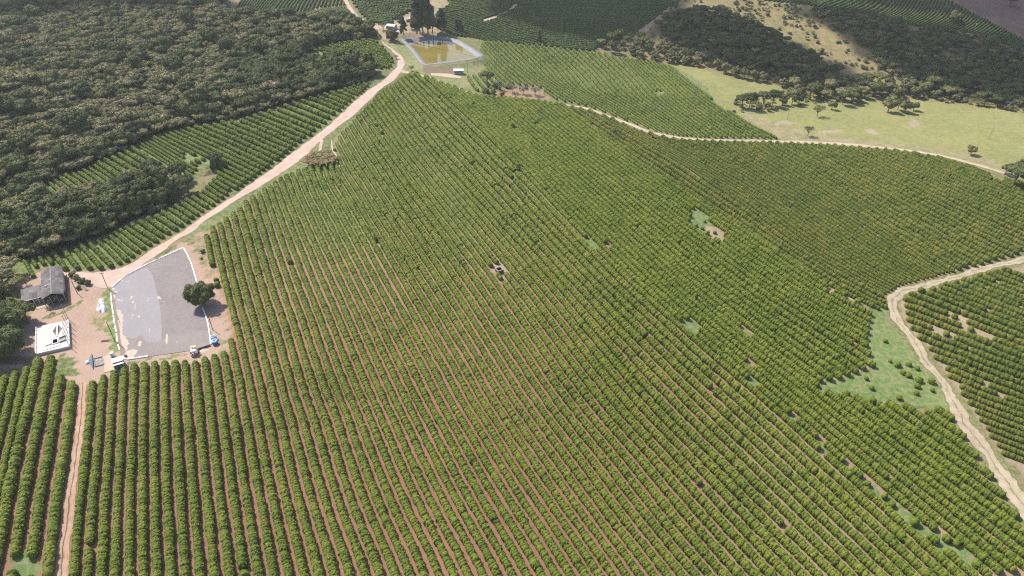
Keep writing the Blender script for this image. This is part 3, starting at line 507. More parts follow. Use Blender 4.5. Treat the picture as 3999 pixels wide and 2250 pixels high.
def plant_rows(F):
    """for each row: plant positions, heading, size"""
    lines = row_lines(F); W = [(r, G(p)) for r, p in lines]; res = []
    for q, (r, P) in enumerate(W):
        o = W[q+1][1] if q+1 < len(W) else W[q-1][1]
        # spacing to the neighbouring row, measured square to the row
        mid = P[::6]; dd = np.min(np.linalg.norm(mid[:, None, :2]-o[None, :, :2], axis=2), axis=1)
        sp_all = np.interp(np.arange(len(P)), np.arange(len(P))[::6], dd)
        d = np.r_[0, np.cumsum(np.linalg.norm(np.diff(P[:, :2], axis=0), axis=1))]
        st = F['step']*float(np.median(dd)); Q, t = densify(P, st)
        sp = np.clip(np.interp(t, d, sp_all), 1.6, 4.2); tang = np.gradient(Q[:, :2], axis=0); ang = np.arctan2(tang[:, 1], tang[:, 0])
        nrm = np.stack([-np.sin(ang), np.cos(ang)], 1)
        off = (vnoise(Q[:, 0]+r*13.7, Q[:, 1], 6.0)-.5)*.20*sp/3.5+RNG.normal(0, .035, len(Q)); Q[:, :2] += nrm*off[:, None]
        Q[:, :2] += np.stack([np.cos(ang), np.sin(ang)], 1)*RNG.normal(0, .12*st, len(Q))[:, None]; Q[:, 2] = height(Q[:, :2])
        uv, dep = project(Q)
        keep = in_poly(uv, F['clip'])
        if 'hole' in F: keep &= ~in_poly(uv, F['hole'])
        ga, _ = gap_amount(uv); clus = vnoise(Q[:, 0], Q[:, 1], 3.5*1.0); keep &= ~(clus < ga) | (ga < .05)
        rag = F.get('ragged', 0.012); n5 = vnoise(Q[:, 0]+r*31.3, Q[:, 1]+r*7.7, 4.2); keep &= n5 > rag+0.03
        keep &= (uv[:, 0] > -160) & (uv[:, 0] < 4160) & (uv[:, 1] < 2420) & (uv[:, 1] > -40)
        for (bx, by, rad) in KEEP_CLEAR: keep &= ((Q[:, 0]-bx)**2+(Q[:, 1]-by)**2) > rad*rad
        if keep.sum() < 2: continue
        sz = RNG.normal(1, .055, len(Q))*(0.90+.20*vnoise(Q[:, 0]+5, Q[:, 1]+r*3.3, 6.0))
        alone = keep & ~np.r_[False, keep[:-1]] & ~np.r_[keep[1:], False]
        res.append((r, Q[keep], ang[keep], sp[keep], sz[keep], dep[keep], alone[keep], st))
    return res
def rows_mesh(F, parts, lod=None):
    V, T, C, base = [], [], [], 0
    for (r, Q, ang, sp, sz, dep, alone, st) in parts:
        tint = np.clip(RNG.normal(.5, .13, len(Q))+.25*(vnoise(Q[:, 0], Q[:, 1], 9)-.5), 0, 1)
        lv = lod if lod is not None else (0 if np.median(dep) < 265 else 1 if np.median(dep) < 430 else 2)
        v_, t_, c_ = plants_mesh(Q-[0, 0, .1], ang, F['width']*sp*sz, st*1.02*sz, F['tall']*sp*sz, lv, tint)
        V.append(v_); T.append(t_+base); C.append(c_); base += len(v_)
    return np.concatenate(V), np.concatenate(T), np.concatenate(C)
NTH = ['first','second','third','fourth','fifth','sixth','seventh','eighth','ninth','tenth','eleventh','twelfth','thirteenth','fourteenth','fifteenth','sixteenth','seventeenth','eighteenth','nineteenth','twentieth']
MARKS = {
 'main': ('long coffee hedge row', [(-0.5, 'the red farm track', 'left', 'right', 0), (13.5, 'the strip beside the round yard tree', None, 'uphill', 1), (35.5, 'the dry brown thicket', 'downhill', 'uphill', 1), (57.5, 'the top corner by the road junction', 'left', 'right', 1), (82.5, 'the dense right-hand block', 'left', None, 1)]),
 'north': ('dense narrow coffee row', [(-0.5, 'the seam with the main field', None, 'uphill', 1), (22, 'the middle of the crest track', 'downhill', 'uphill', 0), (51.5, 'the lone meadow bush', 'downhill', None, 1)]),
 'strip': ('short coffee row by the forest', [(-4.5, 'the grey barn', None, 'uphill', 1), (16, 'the end of the grove', 'downhill', 'uphill', 0), (35, 'the dry thicket', 'downhill', 'uphill', 0), (58.5, 'the top of the strip', 'downhill', None, 1)]),
 'upper': ('short coffee row in the upper roadside plot', [(-0.5, 'the forest', None, 'uphill', 1), (17.5, 'the mango-like tree', 'downhill', None, 1)]),
 'slope': ('thin coffee row on the far slope', [(-0.5, 'the pond shelter', None, 'right', 1), (20, 'the grey brush', 'left', 'right', 0), (43.5, 'the pale pasture tongue', 'left', None, 1)]),
 'right': ('ragged coffee row on the right parcel', [(0, 'the bend of the worn track', 'above', 'below', 0), (20.5, 'the lower right corner', 'above', None, 1)])}
def row_label(block, r):
    base, marks = MARKS[block]; best = None
    for (i, nm, lo, hi, kind) in marks:
        d = r-i
        if (d < 0 and lo is None) or (d > 0 and hi is None): continue
        if best is None or abs(d) < abs(best[0]): best = (d, nm, lo, hi)
    d, nm, lo, hi = best; k = int(math.floor(abs(d)+.51)); side = lo if d < 0 else hi
    if k == 0: return f'{base} ending at {nm}'
    o = NTH[k-1] if k <= 20 else str(k)+'th'
    return f'{o} {base} {side} {"from" if side in ("uphill", "downhill") else "of" if side in ("left", "right") else ""} {nm}'.replace('  ', ' ')
GROUPS = {'main': 'coffee rows of the main field', 'north': 'coffee rows of the dense right-hand block', 'strip': 'coffee rows between the road and the forest', 'upper': 'coffee rows of the upper roadside plot', 'slope': 'coffee rows on the far slope', 'right': 'coffee rows beyond the worn track'}
_well = g1(1950, 1062)
KEEP_CLEAR = [(_well[0], _well[1], 3.2)]
n_rows = 0
for F in (MAIN, NORTH, STRIP, UPPER, SLOPE, RIGHT):
    for part in plant_rows(F):
        r, Q = part[0], part[1]
        V, T, C = rows_mesh(F, [part]); o0 = Q[len(Q)//2]
        o = link('coffee_row', raw_mesh('coffee_row', V-o0, T, None, COFFEE[F['mat']], dict(tint=C)), None, tuple(o0))
        tag(o, row_label(F['name'], r), 'coffee row', GROUPS[F['name']]); n_rows += 1
far = {}
for F in FAR: far.setdefault(F['name'], []).append(F)
for nm, fs in far.items():
    V, T, C, b = [], [], [], 0
    for F in fs:
        v_, t_, c_ = rows_mesh(F, plant_rows(F), 2); V.append(v_); T.append(t_+b); C.append(c_); b += len(v_)
    o = link('coffee_plantation', raw_mesh('coffee_plantation', np.concatenate(V), np.concatenate(T), None, COFFEE['coffee_f'], dict(tint=np.concatenate(C))))
    tag(o, {'far_left': 'far coffee block of wavy rows beyond the forest', 'far_middle': 'far coffee block right of the road at the top', 'far_right': 'broad dark coffee block behind the pond and tall eucalypts', 'far_hill': 'far hillside coffee block below the ploughed field'}[nm], kind='stuff')
print('rows', n_rows)
# ------------------------------------------------------------------ trees
def crown_mat(name, stops, tw=0.42, ow=0.33):
    m, N, L, B = mat(name); pos = N.new('ShaderNodeNewGeometry').outputs['Position']
    t = node(N, 'ShaderNodeAttribute', attribute_name='tint').outputs['Fac']; o = N.new('ShaderNodeObjectInfo').outputs['Random']
    f = math_(N, L, 'MULTIPLY', t, tw); f = math_(N, L, 'MULTIPLY_ADD', o, ow, f); f = math_(N, L, 'MULTIPLY_ADD', noise(N, L, 0.02, 2, pos), 1-tw-ow, f)
    c = ramp(N, L, f, stops); L.new(c, B.inputs['Base Color']); B.inputs['Roughness'].default_value = 0.6; B.inputs['Specular IOR Level'].default_value = 0.08
    return m
M_DARK = crown_mat('dark_leaves', [(0.2, (0.050,0.066,0.024)), (0.45, (0.075,0.092,0.032)), (0.65, (0.105,0.118,0.042)), (0.9, (0.140,0.140,0.052))])
M_OLIVE = crown_mat('olive_leaves', [(0.15, (0.110,0.120,0.042)), (0.33, (0.175,0.172,0.066)), (0.46, (0.195,0.175,0.080)), (0.58, (0.225,0.185,0.115)), (0.68, (0.175,0.180,0.050)), (0.85, (0.25,0.25,0.045))])
M_GREY = crown_mat('dry_leaves', [(0.2, (0.13,0.118,0.085)), (0.5, (0.19,0.168,0.125)), (0.75, (0.24,0.21,0.16))])
M_EUC = crown_mat('eucalypt_leaves', [(0.2, (0.060,0.070,0.040)), (0.5, (0.090,0.100,0.055)), (0.8, (0.140,0.145,0.080))])
M_PALE = crown_mat('pale_leaves', [(0.2, (0.090,0.098,0.042)), (0.5, (0.145,0.145,0.065)), (0.8, (0.195,0.185,0.085))])
M_BARK = plain('bark', (0.12, 0.095, 0.07), 0.9, 0.35, 2.0); M_PBARK = plain('pale_bark', (0.26, 0.23, 0.19), 0.9, 0.3, 2.0)
_bm = bmesh.new(); bmesh.ops.create_icosphere(_bm, subdivisions=2, radius=1); ICO_V = np.array([v.co[:] for v in _bm.verts]); ICO_T = np.array([[v.index for v in f.verts] for f in _bm.faces]); _bm.free()
def crown(name, blobs, m, per_area=5.0, leaf=0.42, core=True, seed=1, up=0.25):
    rg = np.random.default_rng(seed); V, T, C = [], [], []; base = 0; bl = np.array(blobs, float)
    for (x, y, z, r, h) in bl:
        bt = rg.normal(.5, .16)
        if core:
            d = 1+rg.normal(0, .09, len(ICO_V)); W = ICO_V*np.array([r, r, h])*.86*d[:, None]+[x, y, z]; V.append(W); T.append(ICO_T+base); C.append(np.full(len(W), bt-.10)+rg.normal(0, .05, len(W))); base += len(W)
        n = int(per_area*4*math.pi*((r*r*2+r*h*1)/3)); s = rg.normal(0, 1, (n, 3)); s /= np.linalg.norm(s, axis=1)[:, None]; s[:, 2] = np.where(s[:, 2] < -.5, -s[:, 2], s[:, 2])
        p = s*np.array([r, r, h])*rg.uniform(.86, 1.08, n)[:, None]+[x, y, z]
        k = np.ones(n, bool)
        for (x2, y2, z2, r2, h2) in bl:
            if (x2, y2, z2) != (x, y, z): k &= (((p[:, 0]-x2)**2+(p[:, 1]-y2)**2)/(r2*r2)+(p[:, 2]-z2)**2/(h2*h2)) > .72
        p, s = p[k], s[k]; n = len(p)
        if not n: continue
        t1 = np.cross(s, rg.normal(0, 1, (n, 3))+[0, 0, up]); t1 /= np.linalg.norm(t1, axis=1)[:, None]+1e-6; t2 = np.cross(s, t1)+s*rg.normal(.15, .32, (n, 1))
        q = leaf*rg.uniform(.6, 1.35, n)[:, None]
        tri = np.stack([p-t1*q*.8, p+t1*q*.8, p+t2*q*1.2], 1); V.append(tri.reshape(-1, 3)); T.append(np.arange(n*3).reshape(-1, 3)+base); base += n*3
        C.append(np.repeat(bt+rg.normal(.03, .14, n), 3))
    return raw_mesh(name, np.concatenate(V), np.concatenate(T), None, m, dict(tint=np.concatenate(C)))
def trunk(name, h, r, limbs, m, seed=1, bend=.25):
    rg = np.random.default_rng(seed); b = MB(); lean = rg.normal(0, bend, 2)
    pts = [(lean[0]*t*t, lean[1]*t*t, h*t-.3*(t == 0)) for t in (0, .3, .65, 1)]; b.tube(pts, [r*1.35, r, r*.8, r*.55], 7)
    for (x, y, z, z0) in limbs:
        a = np.array([lean[0]*(z0/h)**2, lean[1]*(z0/h)**2, z0]); e = np.array([x, y, z]); mid = a*.5+e*.5+[0, 0, -.12*np.linalg.norm(e-a)]
        b.tube([a, mid, e], [r*.6, r*.42, r*.16], 5)
    return b.mesh(name, m)
PROTO = {}
def proto(key, h, cr, tr): PROTO[key] = (h, cr, tr)
def blobs_dome(seed, R, zc, H, n, r0, r1, flat=.8, low=-.35):
    rg = np.random.default_rng(seed); out = []
    for i in range(n):
        a = i*2.399+rg.uniform(-.4, .4); q = math.sqrt((i+.6)/n); zz = rg.uniform(low, 1)*(1-q*q*.55)
        r = rg.uniform(r0, r1); out.append((math.cos(a)*q*(R-r*.6), math.sin(a)*q*(R-r*.6), zc+zz*H, r, r*flat*rg.uniform(.85, 1.15)))
    return out
for i in range(2):
    bb = [(0, 0, 4.9, 4.3, 3.7)]+blobs_dome(10+i, 5.6, 4.9, 3.4, 34, 1.2, 1.8, 1.0, -1.0)
    proto(f'dome{i}', 9.2, crown('crown', bb, M_DARK, 7.0, .38, True, 30+i), trunk('trunk', 4.5, .32, [(1.5, .6, 4.6, 2.2), (-1.4, -.8, 4.7, 2.3)], M_BARK, i))
for i in range(4):
    bb = blobs_dome(50+i, 4.3, 6.6, 1.9, 15, 1.2, 2.1, .7, -.5)
    proto(f'edge{i}', 9.5, crown('crown', bb, M_DARK, 5.2, .42, True, 60+i), trunk('trunk', 6.2, .22, [(x*.7, y*.7, z-.5, 2.5+.3*k) for k, (x, y, z, r, h) in enumerate(bb[3:9])], M_BARK, 5+i))
for i in range(4):
    rg = np.random.default_rng(80+i); bb = []
    for k in range(20):
        t = rg.uniform(.05, 1); a = rg.uniform(0, 6.28); q = (1.0-.45*t)*3.0*math.sqrt(rg.random()); r = rg.uniform(1.0, 1.75)*(1.15-.35*t); bb.append((q*math.cos(a), q*math.sin(a), .6+t*(8.6+1.5*(i % 2)), r, r*rg.uniform(.85, 1.25)))
    proto(f'vine{i}', 11, crown('crown', bb, M_DARK, 5.0, .40, True, 90+i), trunk('trunk', 8.0, .3, [], M_BARK, 9+i))
for i in range(5):
    bb = blobs_dome(110+i, 3.9, 5.2, 1.2, 13, 1.0, 1.9, .55, -.5)
    proto(f'olive{i}', 7.2, crown('crown', bb, M_OLIVE, 4.6, .40, True, 120+i), trunk('trunk', 4.8, .18, [(x*.8, y*.8, z-.3, 1.8+.2*k) for k, (x, y, z, r, h) in enumerate(bb[2:8])], M_PBARK, 20+i))
for i in range(2):
    bb = blobs_dome(140+i, 2.9, 3.4, 1.1, 11, .8, 1.3, .75, -.7)
    proto(f'dry{i}', 5, crown('crown', bb, M_GREY, 4.2, .34, False, 150+i), trunk('trunk', 3.4, .12, [(x*.95, y*.95, z+.4, .8+.15*k) for k, (x, y, z, r, h) in enumerate(bb)], M_PBARK, 30+i))
for i in range(3):
    rg = np.random.default_rng(170+i); bb = []
    for k in range(30):
        t = k/29; a = k*2.4+rg.uniform(-.5, .5); q = (4.6-2.9*t)*rg.uniform(.35, 1.0); r = rg.uniform(1.5, 2.5)*(1.1-.42*t); bb.append((q*math.cos(a), q*math.sin(a), 6.5+t*17.5, r, r*rg.uniform(1.0, 1.6)))
    proto(f'eucalypt{i}', 25, crown('crown', bb, M_EUC, 3.6, .46, True, 180+i), trunk('trunk', 23, .42, [(x*.7, y*.7, z-.4, z-2.6) for (x, y, z, r, h) in bb[:22:3]], M_PBARK, 40+i, .5))
for i in range(3):
    bb = blobs_dome(200+i, 3.4, 4.5, 2.2, 17, .95, 1.6, .9, -.9)
    proto(f'pale{i}', 7.5, crown('crown', bb, M_PALE, 5.0, .38, True, 210+i), trunk('trunk', 4.2, .2, [], M_BARK, 50+i))
for i in range(2):
    bb = blobs_dome(230+i, 4.6, 6.2, .7, 15, .9, 1.6, .5, -.6)
    proto(f'umbrella{i}', 7.5, crown('crown', bb, (M_PALE, M_EUC)[i], 5.5, .34, False, 240+i), trunk('trunk', 3.0, .24, [(x*.9, y*.9, z, 2.2+.05*k) for k, (x, y, z, r, h) in enumerate(bb)], M_BARK, 60+i))
for i in range(2):
    bb = blobs_dome(260+i, 1.5, 1.0, .7, 9, .45, .8, .9, -.7)
    proto(f'bush{i}', 2.2, crown('crown', bb, (M_DARK, M_PALE)[i], 11, .22, True, 270+i), trunk('trunk', 1.2, .07, [], M_BARK, 70+i))
rg = np.random.default_rng(5); b = MB(); b.tube([(0, 0, -.3), (.1, 0, 2), (-.1, .1, 4)], [.34, .26, .2], 7)
def twig(p, d, l, r, k):
    e = p+d*l; b.tube([p, (p+e)/2+Vector(rg.normal(0, .08*l, 3)), e], [r, r*.75, r*.45], 4, False)
    if k:
        for _ in range(3): twig(e, (d+Vector(rg.normal(0, .55, 3))+Vector((0, 0, .08))).normalized(), l*.68, r*.5, k-1)
for k in range(4):
    a = k*1.57+.4; twig(Vector((0, .05, 3.2+.2*k)), Vector((math.cos(a)*.8, math.sin(a)*.8, .75)).normalized(), 2.6, .15, 3)
proto('bare', 8, None, b.mesh('trunk', M_PBARK))
N_TREE = [0]
def tree(key, p, label, cat='tree', s=1.0, group=None, name='tree', sz=None, rot=None):
    h, cr, tr = PROTO[key]; s *= 1.0
    t = thing(name, label, cat, p, random.uniform(0, 6.28) if rot is None else rot, group); N_TREE[0] += 1
    t.scale = (s, s, s*(sz or random.uniform(.9, 1.1)))
    if tr: link('trunk', tr, t)
    if cr: link('crown', cr, t)
    return t
def nth(k): return NTH[k] if k < 20 else f'{k+1}th'
def tree_line(poly, step, keys, lab, group, s=(.8, 1.15), depth=2.0, name='tree', back=(0, 0)):
    q = resample(poly, 400); P = G(q); d = np.r_[0, np.cumsum(np.linalg.norm(np.diff(P[:, :2], axis=0), axis=1))]; t = step*.5; k = 0
    while t < d[-1]:
        x, y = np.interp(t, d, P[:, 0])+random.uniform(-1, 1)*depth+back[0], np.interp(t, d, P[:, 1])+random.uniform(-.3, 1)*depth+back[1]
        tree(random.choice(keys), ground(x, y), lab.format(nth(k)), s=random.uniform(*s), group=group, name=name); k += 1; t += step*random.uniform(.8, 1.25)
VINE = ['vine0', 'vine1', 'vine2', 'vine3']; EDGE = ['edge0', 'edge1', 'edge2', 'edge3']; OLIVE = [f'olive{i}' for i in range(5)]; PALE = ['pale0', 'pale1', 'pale2']
tree_line([(60,1000),(200,968),(290,945),(414,897),(500,850),(590,820),(640,800),(730,757),(765,738)], 4.6, VINE+EDGE, '{0} vine-clad tree from the barn along the grove front above the short coffee rows', 'trees along the grove front', (.8, 1.15), 1.2)
tree_line([(20,955),(140,925),(270,890),(400,850),(520,800),(640,760),(720,715)], 5.6, EDGE+VINE+['olive1'], '{0} dark tree from the barn in the second rank of the grove', 'trees in the grove', (.9, 1.3), 2.5)
tree_line([(230,835),(330,805),(430,770),(520,745),(600,722),(690,705)], 6.0, EDGE, '{0} tree from the left along the back of the grove beside the upper rows', 'trees in the grove', (.7, 1.0), 2.5)
tree_line([(60,800),(125,755),(150,700),(195,683),(344,632),(414,605),(489,570),(570,528),(650,498),(704,484),(820,462),(932,448),(1077,402),(1211,362),(1300,342),(1400,318),(1462,290)], 4.9, EDGE+VINE[:2]+['edge0'], '{0} dark tree from the left along the forest edge above the roadside coffee', 'trees along the forest edge', (.75, 1.1), 1.6)
tree_line([(1468,262),(1400,246),(1340,248),(1288,252),(1220,255),(1168,262)], 5.5, VINE[1:3]+EDGE, '{0} tree from the road along the belt below the upper roadside plot', 'trees below the upper plot', (.7, 1.0), 2.0)
tree_line([(1152,232),(1190,206),(1226,186),(1288,166),(1371,150),(1440,140),(1466,128)], 5.8, EDGE+VINE[:1], '{0} tree from the left along the belt above the upper roadside plot', 'trees above the upper plot', (.75, 1.1), 2.0)
tree_line([(1330,92),(1250,84),(1160,84),(1060,84),(985,80),(915,72)], 9.0, EDGE+OLIVE[:2], '{0} tree from the road along the forest edge under the far wavy rows', 'trees under the far rows', (.8, 1.1), 2.5)
for (u_, v_, k, s, lab) in [
 (797,1190,'dome0',1.0,'round dense dark green tree shading the paved drying yard'), (1533,158,'dome1',.93,'round dark mango-like tree beside the road at the pond corner'), (1460,146,'dome0',.62,'compact dark tree at the roadside opposite the pond corner'),
 (1497,118,'umbrella1',.8,'thin grey-green tree behind the round roadside tree'), (1577,137,'eucalypt0',.56,'short eucalypt at the left corner of the pond'),
 (1628,132,'eucalypt1',1.18,'tallest eucalypt at the head of the pond, left trunk'), (1652,131,'eucalypt0',1.12,'tall eucalypt second from the left at the pond head'), (1672,130,'eucalypt2',1.15,'tall eucalypt at the middle of the pond head'), (1690,130,'eucalypt1',.95,'tall eucalypt right of the middle at the pond head'), (1640,126,'eucalypt2',1.0,'tall eucalypt in the second rank at the pond head'),
 (1726,128,'eucalypt0',.82,'lone slender eucalypt right of the tall group'), (1798,128,'eucalypt1',.5,'loose eucalypt nearest the pond liner corner'), (1783,124,'eucalypt2',.46,'small eucalypt beside the loose one by the pond liner corner'),
 (1606,112,'edge1',.8,'broad dark tree between the short and tall eucalypts'), (1565,95,'edge2',.65,'dark shrubby tree by the grove path'),
 (1903,332,'edge3',1.05,'leaning dark tree with forked trunk above the crest track'), (1548,230,'dry0',.62,'small leafless sapling inside the bend of the road'), (1608,277,'dry1',.75,'nearly bare young tree at the side track fork'),
 (2106,168,'eucalypt2',.42,'ragged eucalypt standing on the edge of the far coffee block'), (2148,176,'bare',.9,'bare white tree beside the ragged eucalypt'), (2572,455,'bare',1.05,'dead leafless tree in the middle of the far slope rows'),
 (3190,455,'umbrella0',1.0,'flat-topped thin tree leaning on the pasture'), (3154,531,'umbrella1',.72,'small mushroom-shaped tree near the bare pasture patch'), (3247,428,'pale0',.95,'round tree just behind the flat-topped pasture tree'),
 (3467,437,'pale1',1.5,'left of the two big spreading pasture trees'), (3533,440,'pale2',1.35,'right of the two big spreading pasture trees'), (3505,430,'edge0',.9,'low dark tree between the two big pasture trees'), (3566,432,'pale0',.9,'outer crown at the right side of the big pasture pair'),
 (3790,604,'pale0',.85,'lone grey-green bush tree beside the crest track'), (3955,728,'edge1',1.5,'large dark tree at the right border of the dense block'), (3999,738,'edge3',1.4,'dark tree overlapping the large one at the right border'), (3925,680,'pale2',.9,'yellow-green shrub tree left of the large right border tree'), (3975,672,'pale1',1.0,'yellow-topped tree behind the large right border tree'),
 (2896,420,'edge1',1.1,'leftmost dark tree of the pasture row'), (2925,424,'edge2',1.15,'second dark tree of the pasture row from the left'), (2978,415,'edge3',1.1,'third dark tree of the pasture row from the left'), (3015,412,'edge0',1.15,'fourth tree of the pasture row, with pale trunk'), (3055,410,'pale1',1.1,'fifth tree of the pasture row from the left'), (3092,408,'edge2',1.1,'sixth tree of the pasture row from the left'), (3120,405,'pale2',1.0,'right end tree of the pasture row'),
 (3290,410,'edge3',1.0,'left dark tree at the right pasture corner'), (3325,404,'edge1',1.0,'middle dark tree at the right pasture corner'), (3355,398,'pale0',.95,'right tree at the right pasture corner'),
 (2800,268,'pale2',1.15,'leftmost bushy tree on the pasture tongue'), (2832,285,'pale0',1.15,'second bushy tree on the pasture tongue'), (2868,298,'pale1',1.05,'third bushy tree on the pasture tongue'), (2905,306,'pale2',1.1,'fourth bushy tree on the pasture tongue'), (2940,312,'pale0',1.05,'fifth bushy tree on the pasture tongue'), (2978,318,'pale1',1.0,'sixth bushy tree on the pasture tongue'), (3035,322,'pale2',.75,'low round shrub at the tip of the pasture tongue'),
 (3725,90,'pale1',1.5,'pale broad tree inside the far hillside coffee'), (3943,26,'edge0',.9,'solitary dark tree on the ploughed field'), (3785,28,'bare',.6,'small bare tree at the corner of the ploughed field'),
 (45,1390,'dome0',1.25,'big dark tree at the left border beside the concrete platform'), (15,1310,'dome1',1.35,'large dark tree left of the concrete platform'), (62,1258,'dome0',1.0,'dark tree between the barn and the left border'), (112,1262,'edge3',.95,'small-leaved tree reaching over the platform corner'), (-30,1200,'dome1',1.3,'dark tree at the left border below the barn'), (-45,1400,'dome0',1.4,'dark tree leaving the frame at the left border'), (30,1180,'vine1',.9,'dark leafy tree behind the barn annex'),
 (55,1075,'olive1',1.25,'grey-olive tree at the left of the barn'), (20,1120,'olive3',1.2,'yellowish olive tree at the left border above the dark trees'), (75,1130,'olive0',.9,'olive shrub tree beside the barn annex'), (10,1060,'dry1',1.2,'twiggy grey tree at the left border'),
 (104,1115,'dry0',.6,'brownish bush at the back of the barn'), (850,655,'edge2',.85,'vine-covered clump right, isolated in the strip gap'), (838,668,'vine2',.6,'low vine mound in the strip gap'), (866,660,'vine0',.62,'rightmost vine mound in the strip gap'),
 (1950,352,'dry1',1.1,'left grey brush clump by the crest track'), (2000,362,'dry0',1.15,'middle grey brush clump by the crest track'), (2045,368,'dry1',1.2,'grey feathery brush clump by the crest track'), (2090,372,'dry0',1.25,'right grey feathery brush by the pole'), (1925,368,'bush0',1.4,'dark green shrub at the foot of the forked tree'), (1895,366,'bush0',1.6,'dark shadowed shrub left of the forked tree'), (1960,374,'bush0',1.3,'dark shrub by the reddish bank'), (1985,345,'bush1',1.5,'green shrub beyond the reddish bank'),
 (286,1078,'bush1',1.15,'greyish shrub at the head of the plank pile'), (300,1090,'bush1',1.0,'green shrub beside the plank pile'), (322,1105,'bush0',1.05,'dark shrub beside the plank pile'), (345,1112,'bush0',.95,'dark shrub at the lower end of the plank pile'), (308,1129,'bush0',.72,'small round shrub alone on the bare earth'), (200,1220,'dry0',.42,'dry brown shrub on the verge below the barn'), (2300,490,'bush0',1.0,'dark bush at the left field pole'), (2410,528,'bush0',1.0,'dark bush at the right field pole'), (2026,664,'bush0',1.1,'dark bush beside the stub pole in the bare gap'), (1470,940,'bush0',1.0,'dark bush beside the tall field pole'),
 (792,985,'bush1',.8,'grey-green weed bush beside the yard strip'), (788,1012,'bush0',.4,'tiny dark shrub on the bare bank'), (1560,90,'bush0',1.1,'round bush on the grove path')]:
    p = g1(u_, v_); bush = k.startswith('bush'); tree(k, p, lab, 'shrub' if bush else 'tree', s, None, 'shrub' if bush else 'tree')
# the dry brown thicket in the road bend
for k, (u_, v_, pk, s) in enumerate([(1205,648,'olive0',.62),(1224,652,'olive1',.6),(1245,653,'olive2',.64),(1267,652,'olive0',.62),(1290,646,'olive1',.6),(1306,636,'olive2',.5),(1210,630,'olive1',.5),(1236,630,'olive3',.45),(1272,628,'olive0',.45),(1296,622,'olive2',.42),(1228,612,'olive3',.42),(1258,606,'olive1',.4),(1284,604,'olive0',.36)]):
    p = g1(u_, v_); t = thing('thicket_shrub', f'{nth(k)} straw-brown shrub of the dry thicket in the road bend, counted from its lower left', 'shrub', p, random.uniform(0, 6), 'shrubs of the dry thicket')
    t.scale = (s*1.25, s*1.25, s*.9); link('trunk', PROTO[pk][2], t); o = link('crown', PROTO[pk][1].copy(), t)
M_STRAW = crown_mat('straw_leaves', [(0.2, (0.17,0.125,0.055)), (0.5, (0.26,0.19,0.09)), (0.8, (0.30,0.24,0.11))])
for o in list(COL.objects):
    if o.parent and o.parent.name.startswith('thicket_shrub') and o.name.startswith('crown'): o.data.materials[0] = M_STRAW
# valley and hillside trees one can tell apart
def scatter_trees(poly, spacing, keys, lab, group, s, limit=999, seed=3, minsep=None):
    rg = np.random.default_rng(seed); P = G(poly); x0, y0 = P[:, :2].min(0); x1, y1 = P[:, :2].max(0); out = []
    for _ in range(6000):
        p = np.array([rg.uniform(x0, x1), rg.uniform(y0, y1)])
        if any((p[0]-q[0])**2+(p[1]-q[1])**2 < spacing**2 for q in out): continue
        w3 = np.r_[p, height([p])[0]]; uv, _ = project(w3)
        if not in_poly(uv, poly)[0]: continue
        out.append(p)
        if len(out) >= limit: break
    out.sort(key=lambda q: q[0]); 
    for k, p in enumerate(out): tree(random.choice(keys), ground(*p), lab.format(nth(k)), s=rg.uniform(*s), group=group)
scatter_trees([(2330,185),(2400,150),(2480,160),(2560,180),(2700,225),(2770,255),(2720,262),(2584,240),(2500,228),(2420,218)], 7.0, PALE+EDGE[:2]+['olive0'], '{0} tree from the left in the bushy valley head right of the dark coffee', 'trees in the valley head', (.8, 1.15), 34, 5)
scatter_trees([(3050,340),(3150,330),(3300,320),(3450,335),(3600,350),(3700,365),(3700,386),(3600,386),(3380,384),(3300,392),(3150,392),(3100,372)], 8.5, PALE+['pale0', 'edge1', 'olive2'], '{0} valley tree from the left behind the pasture', 'valley trees behind the pasture', (.95, 1.4), 40, 6)
scatter_trees([(3720,385),(3850,392),(3999,412),(4050,430),(4050,455),(3999,440),(3850,416),(3720,398)], 9, PALE+['edge1'], '{0} bush tree from the left along the far pasture edge', 'bush trees along the pasture edge', (.5, .8), 14, 7)
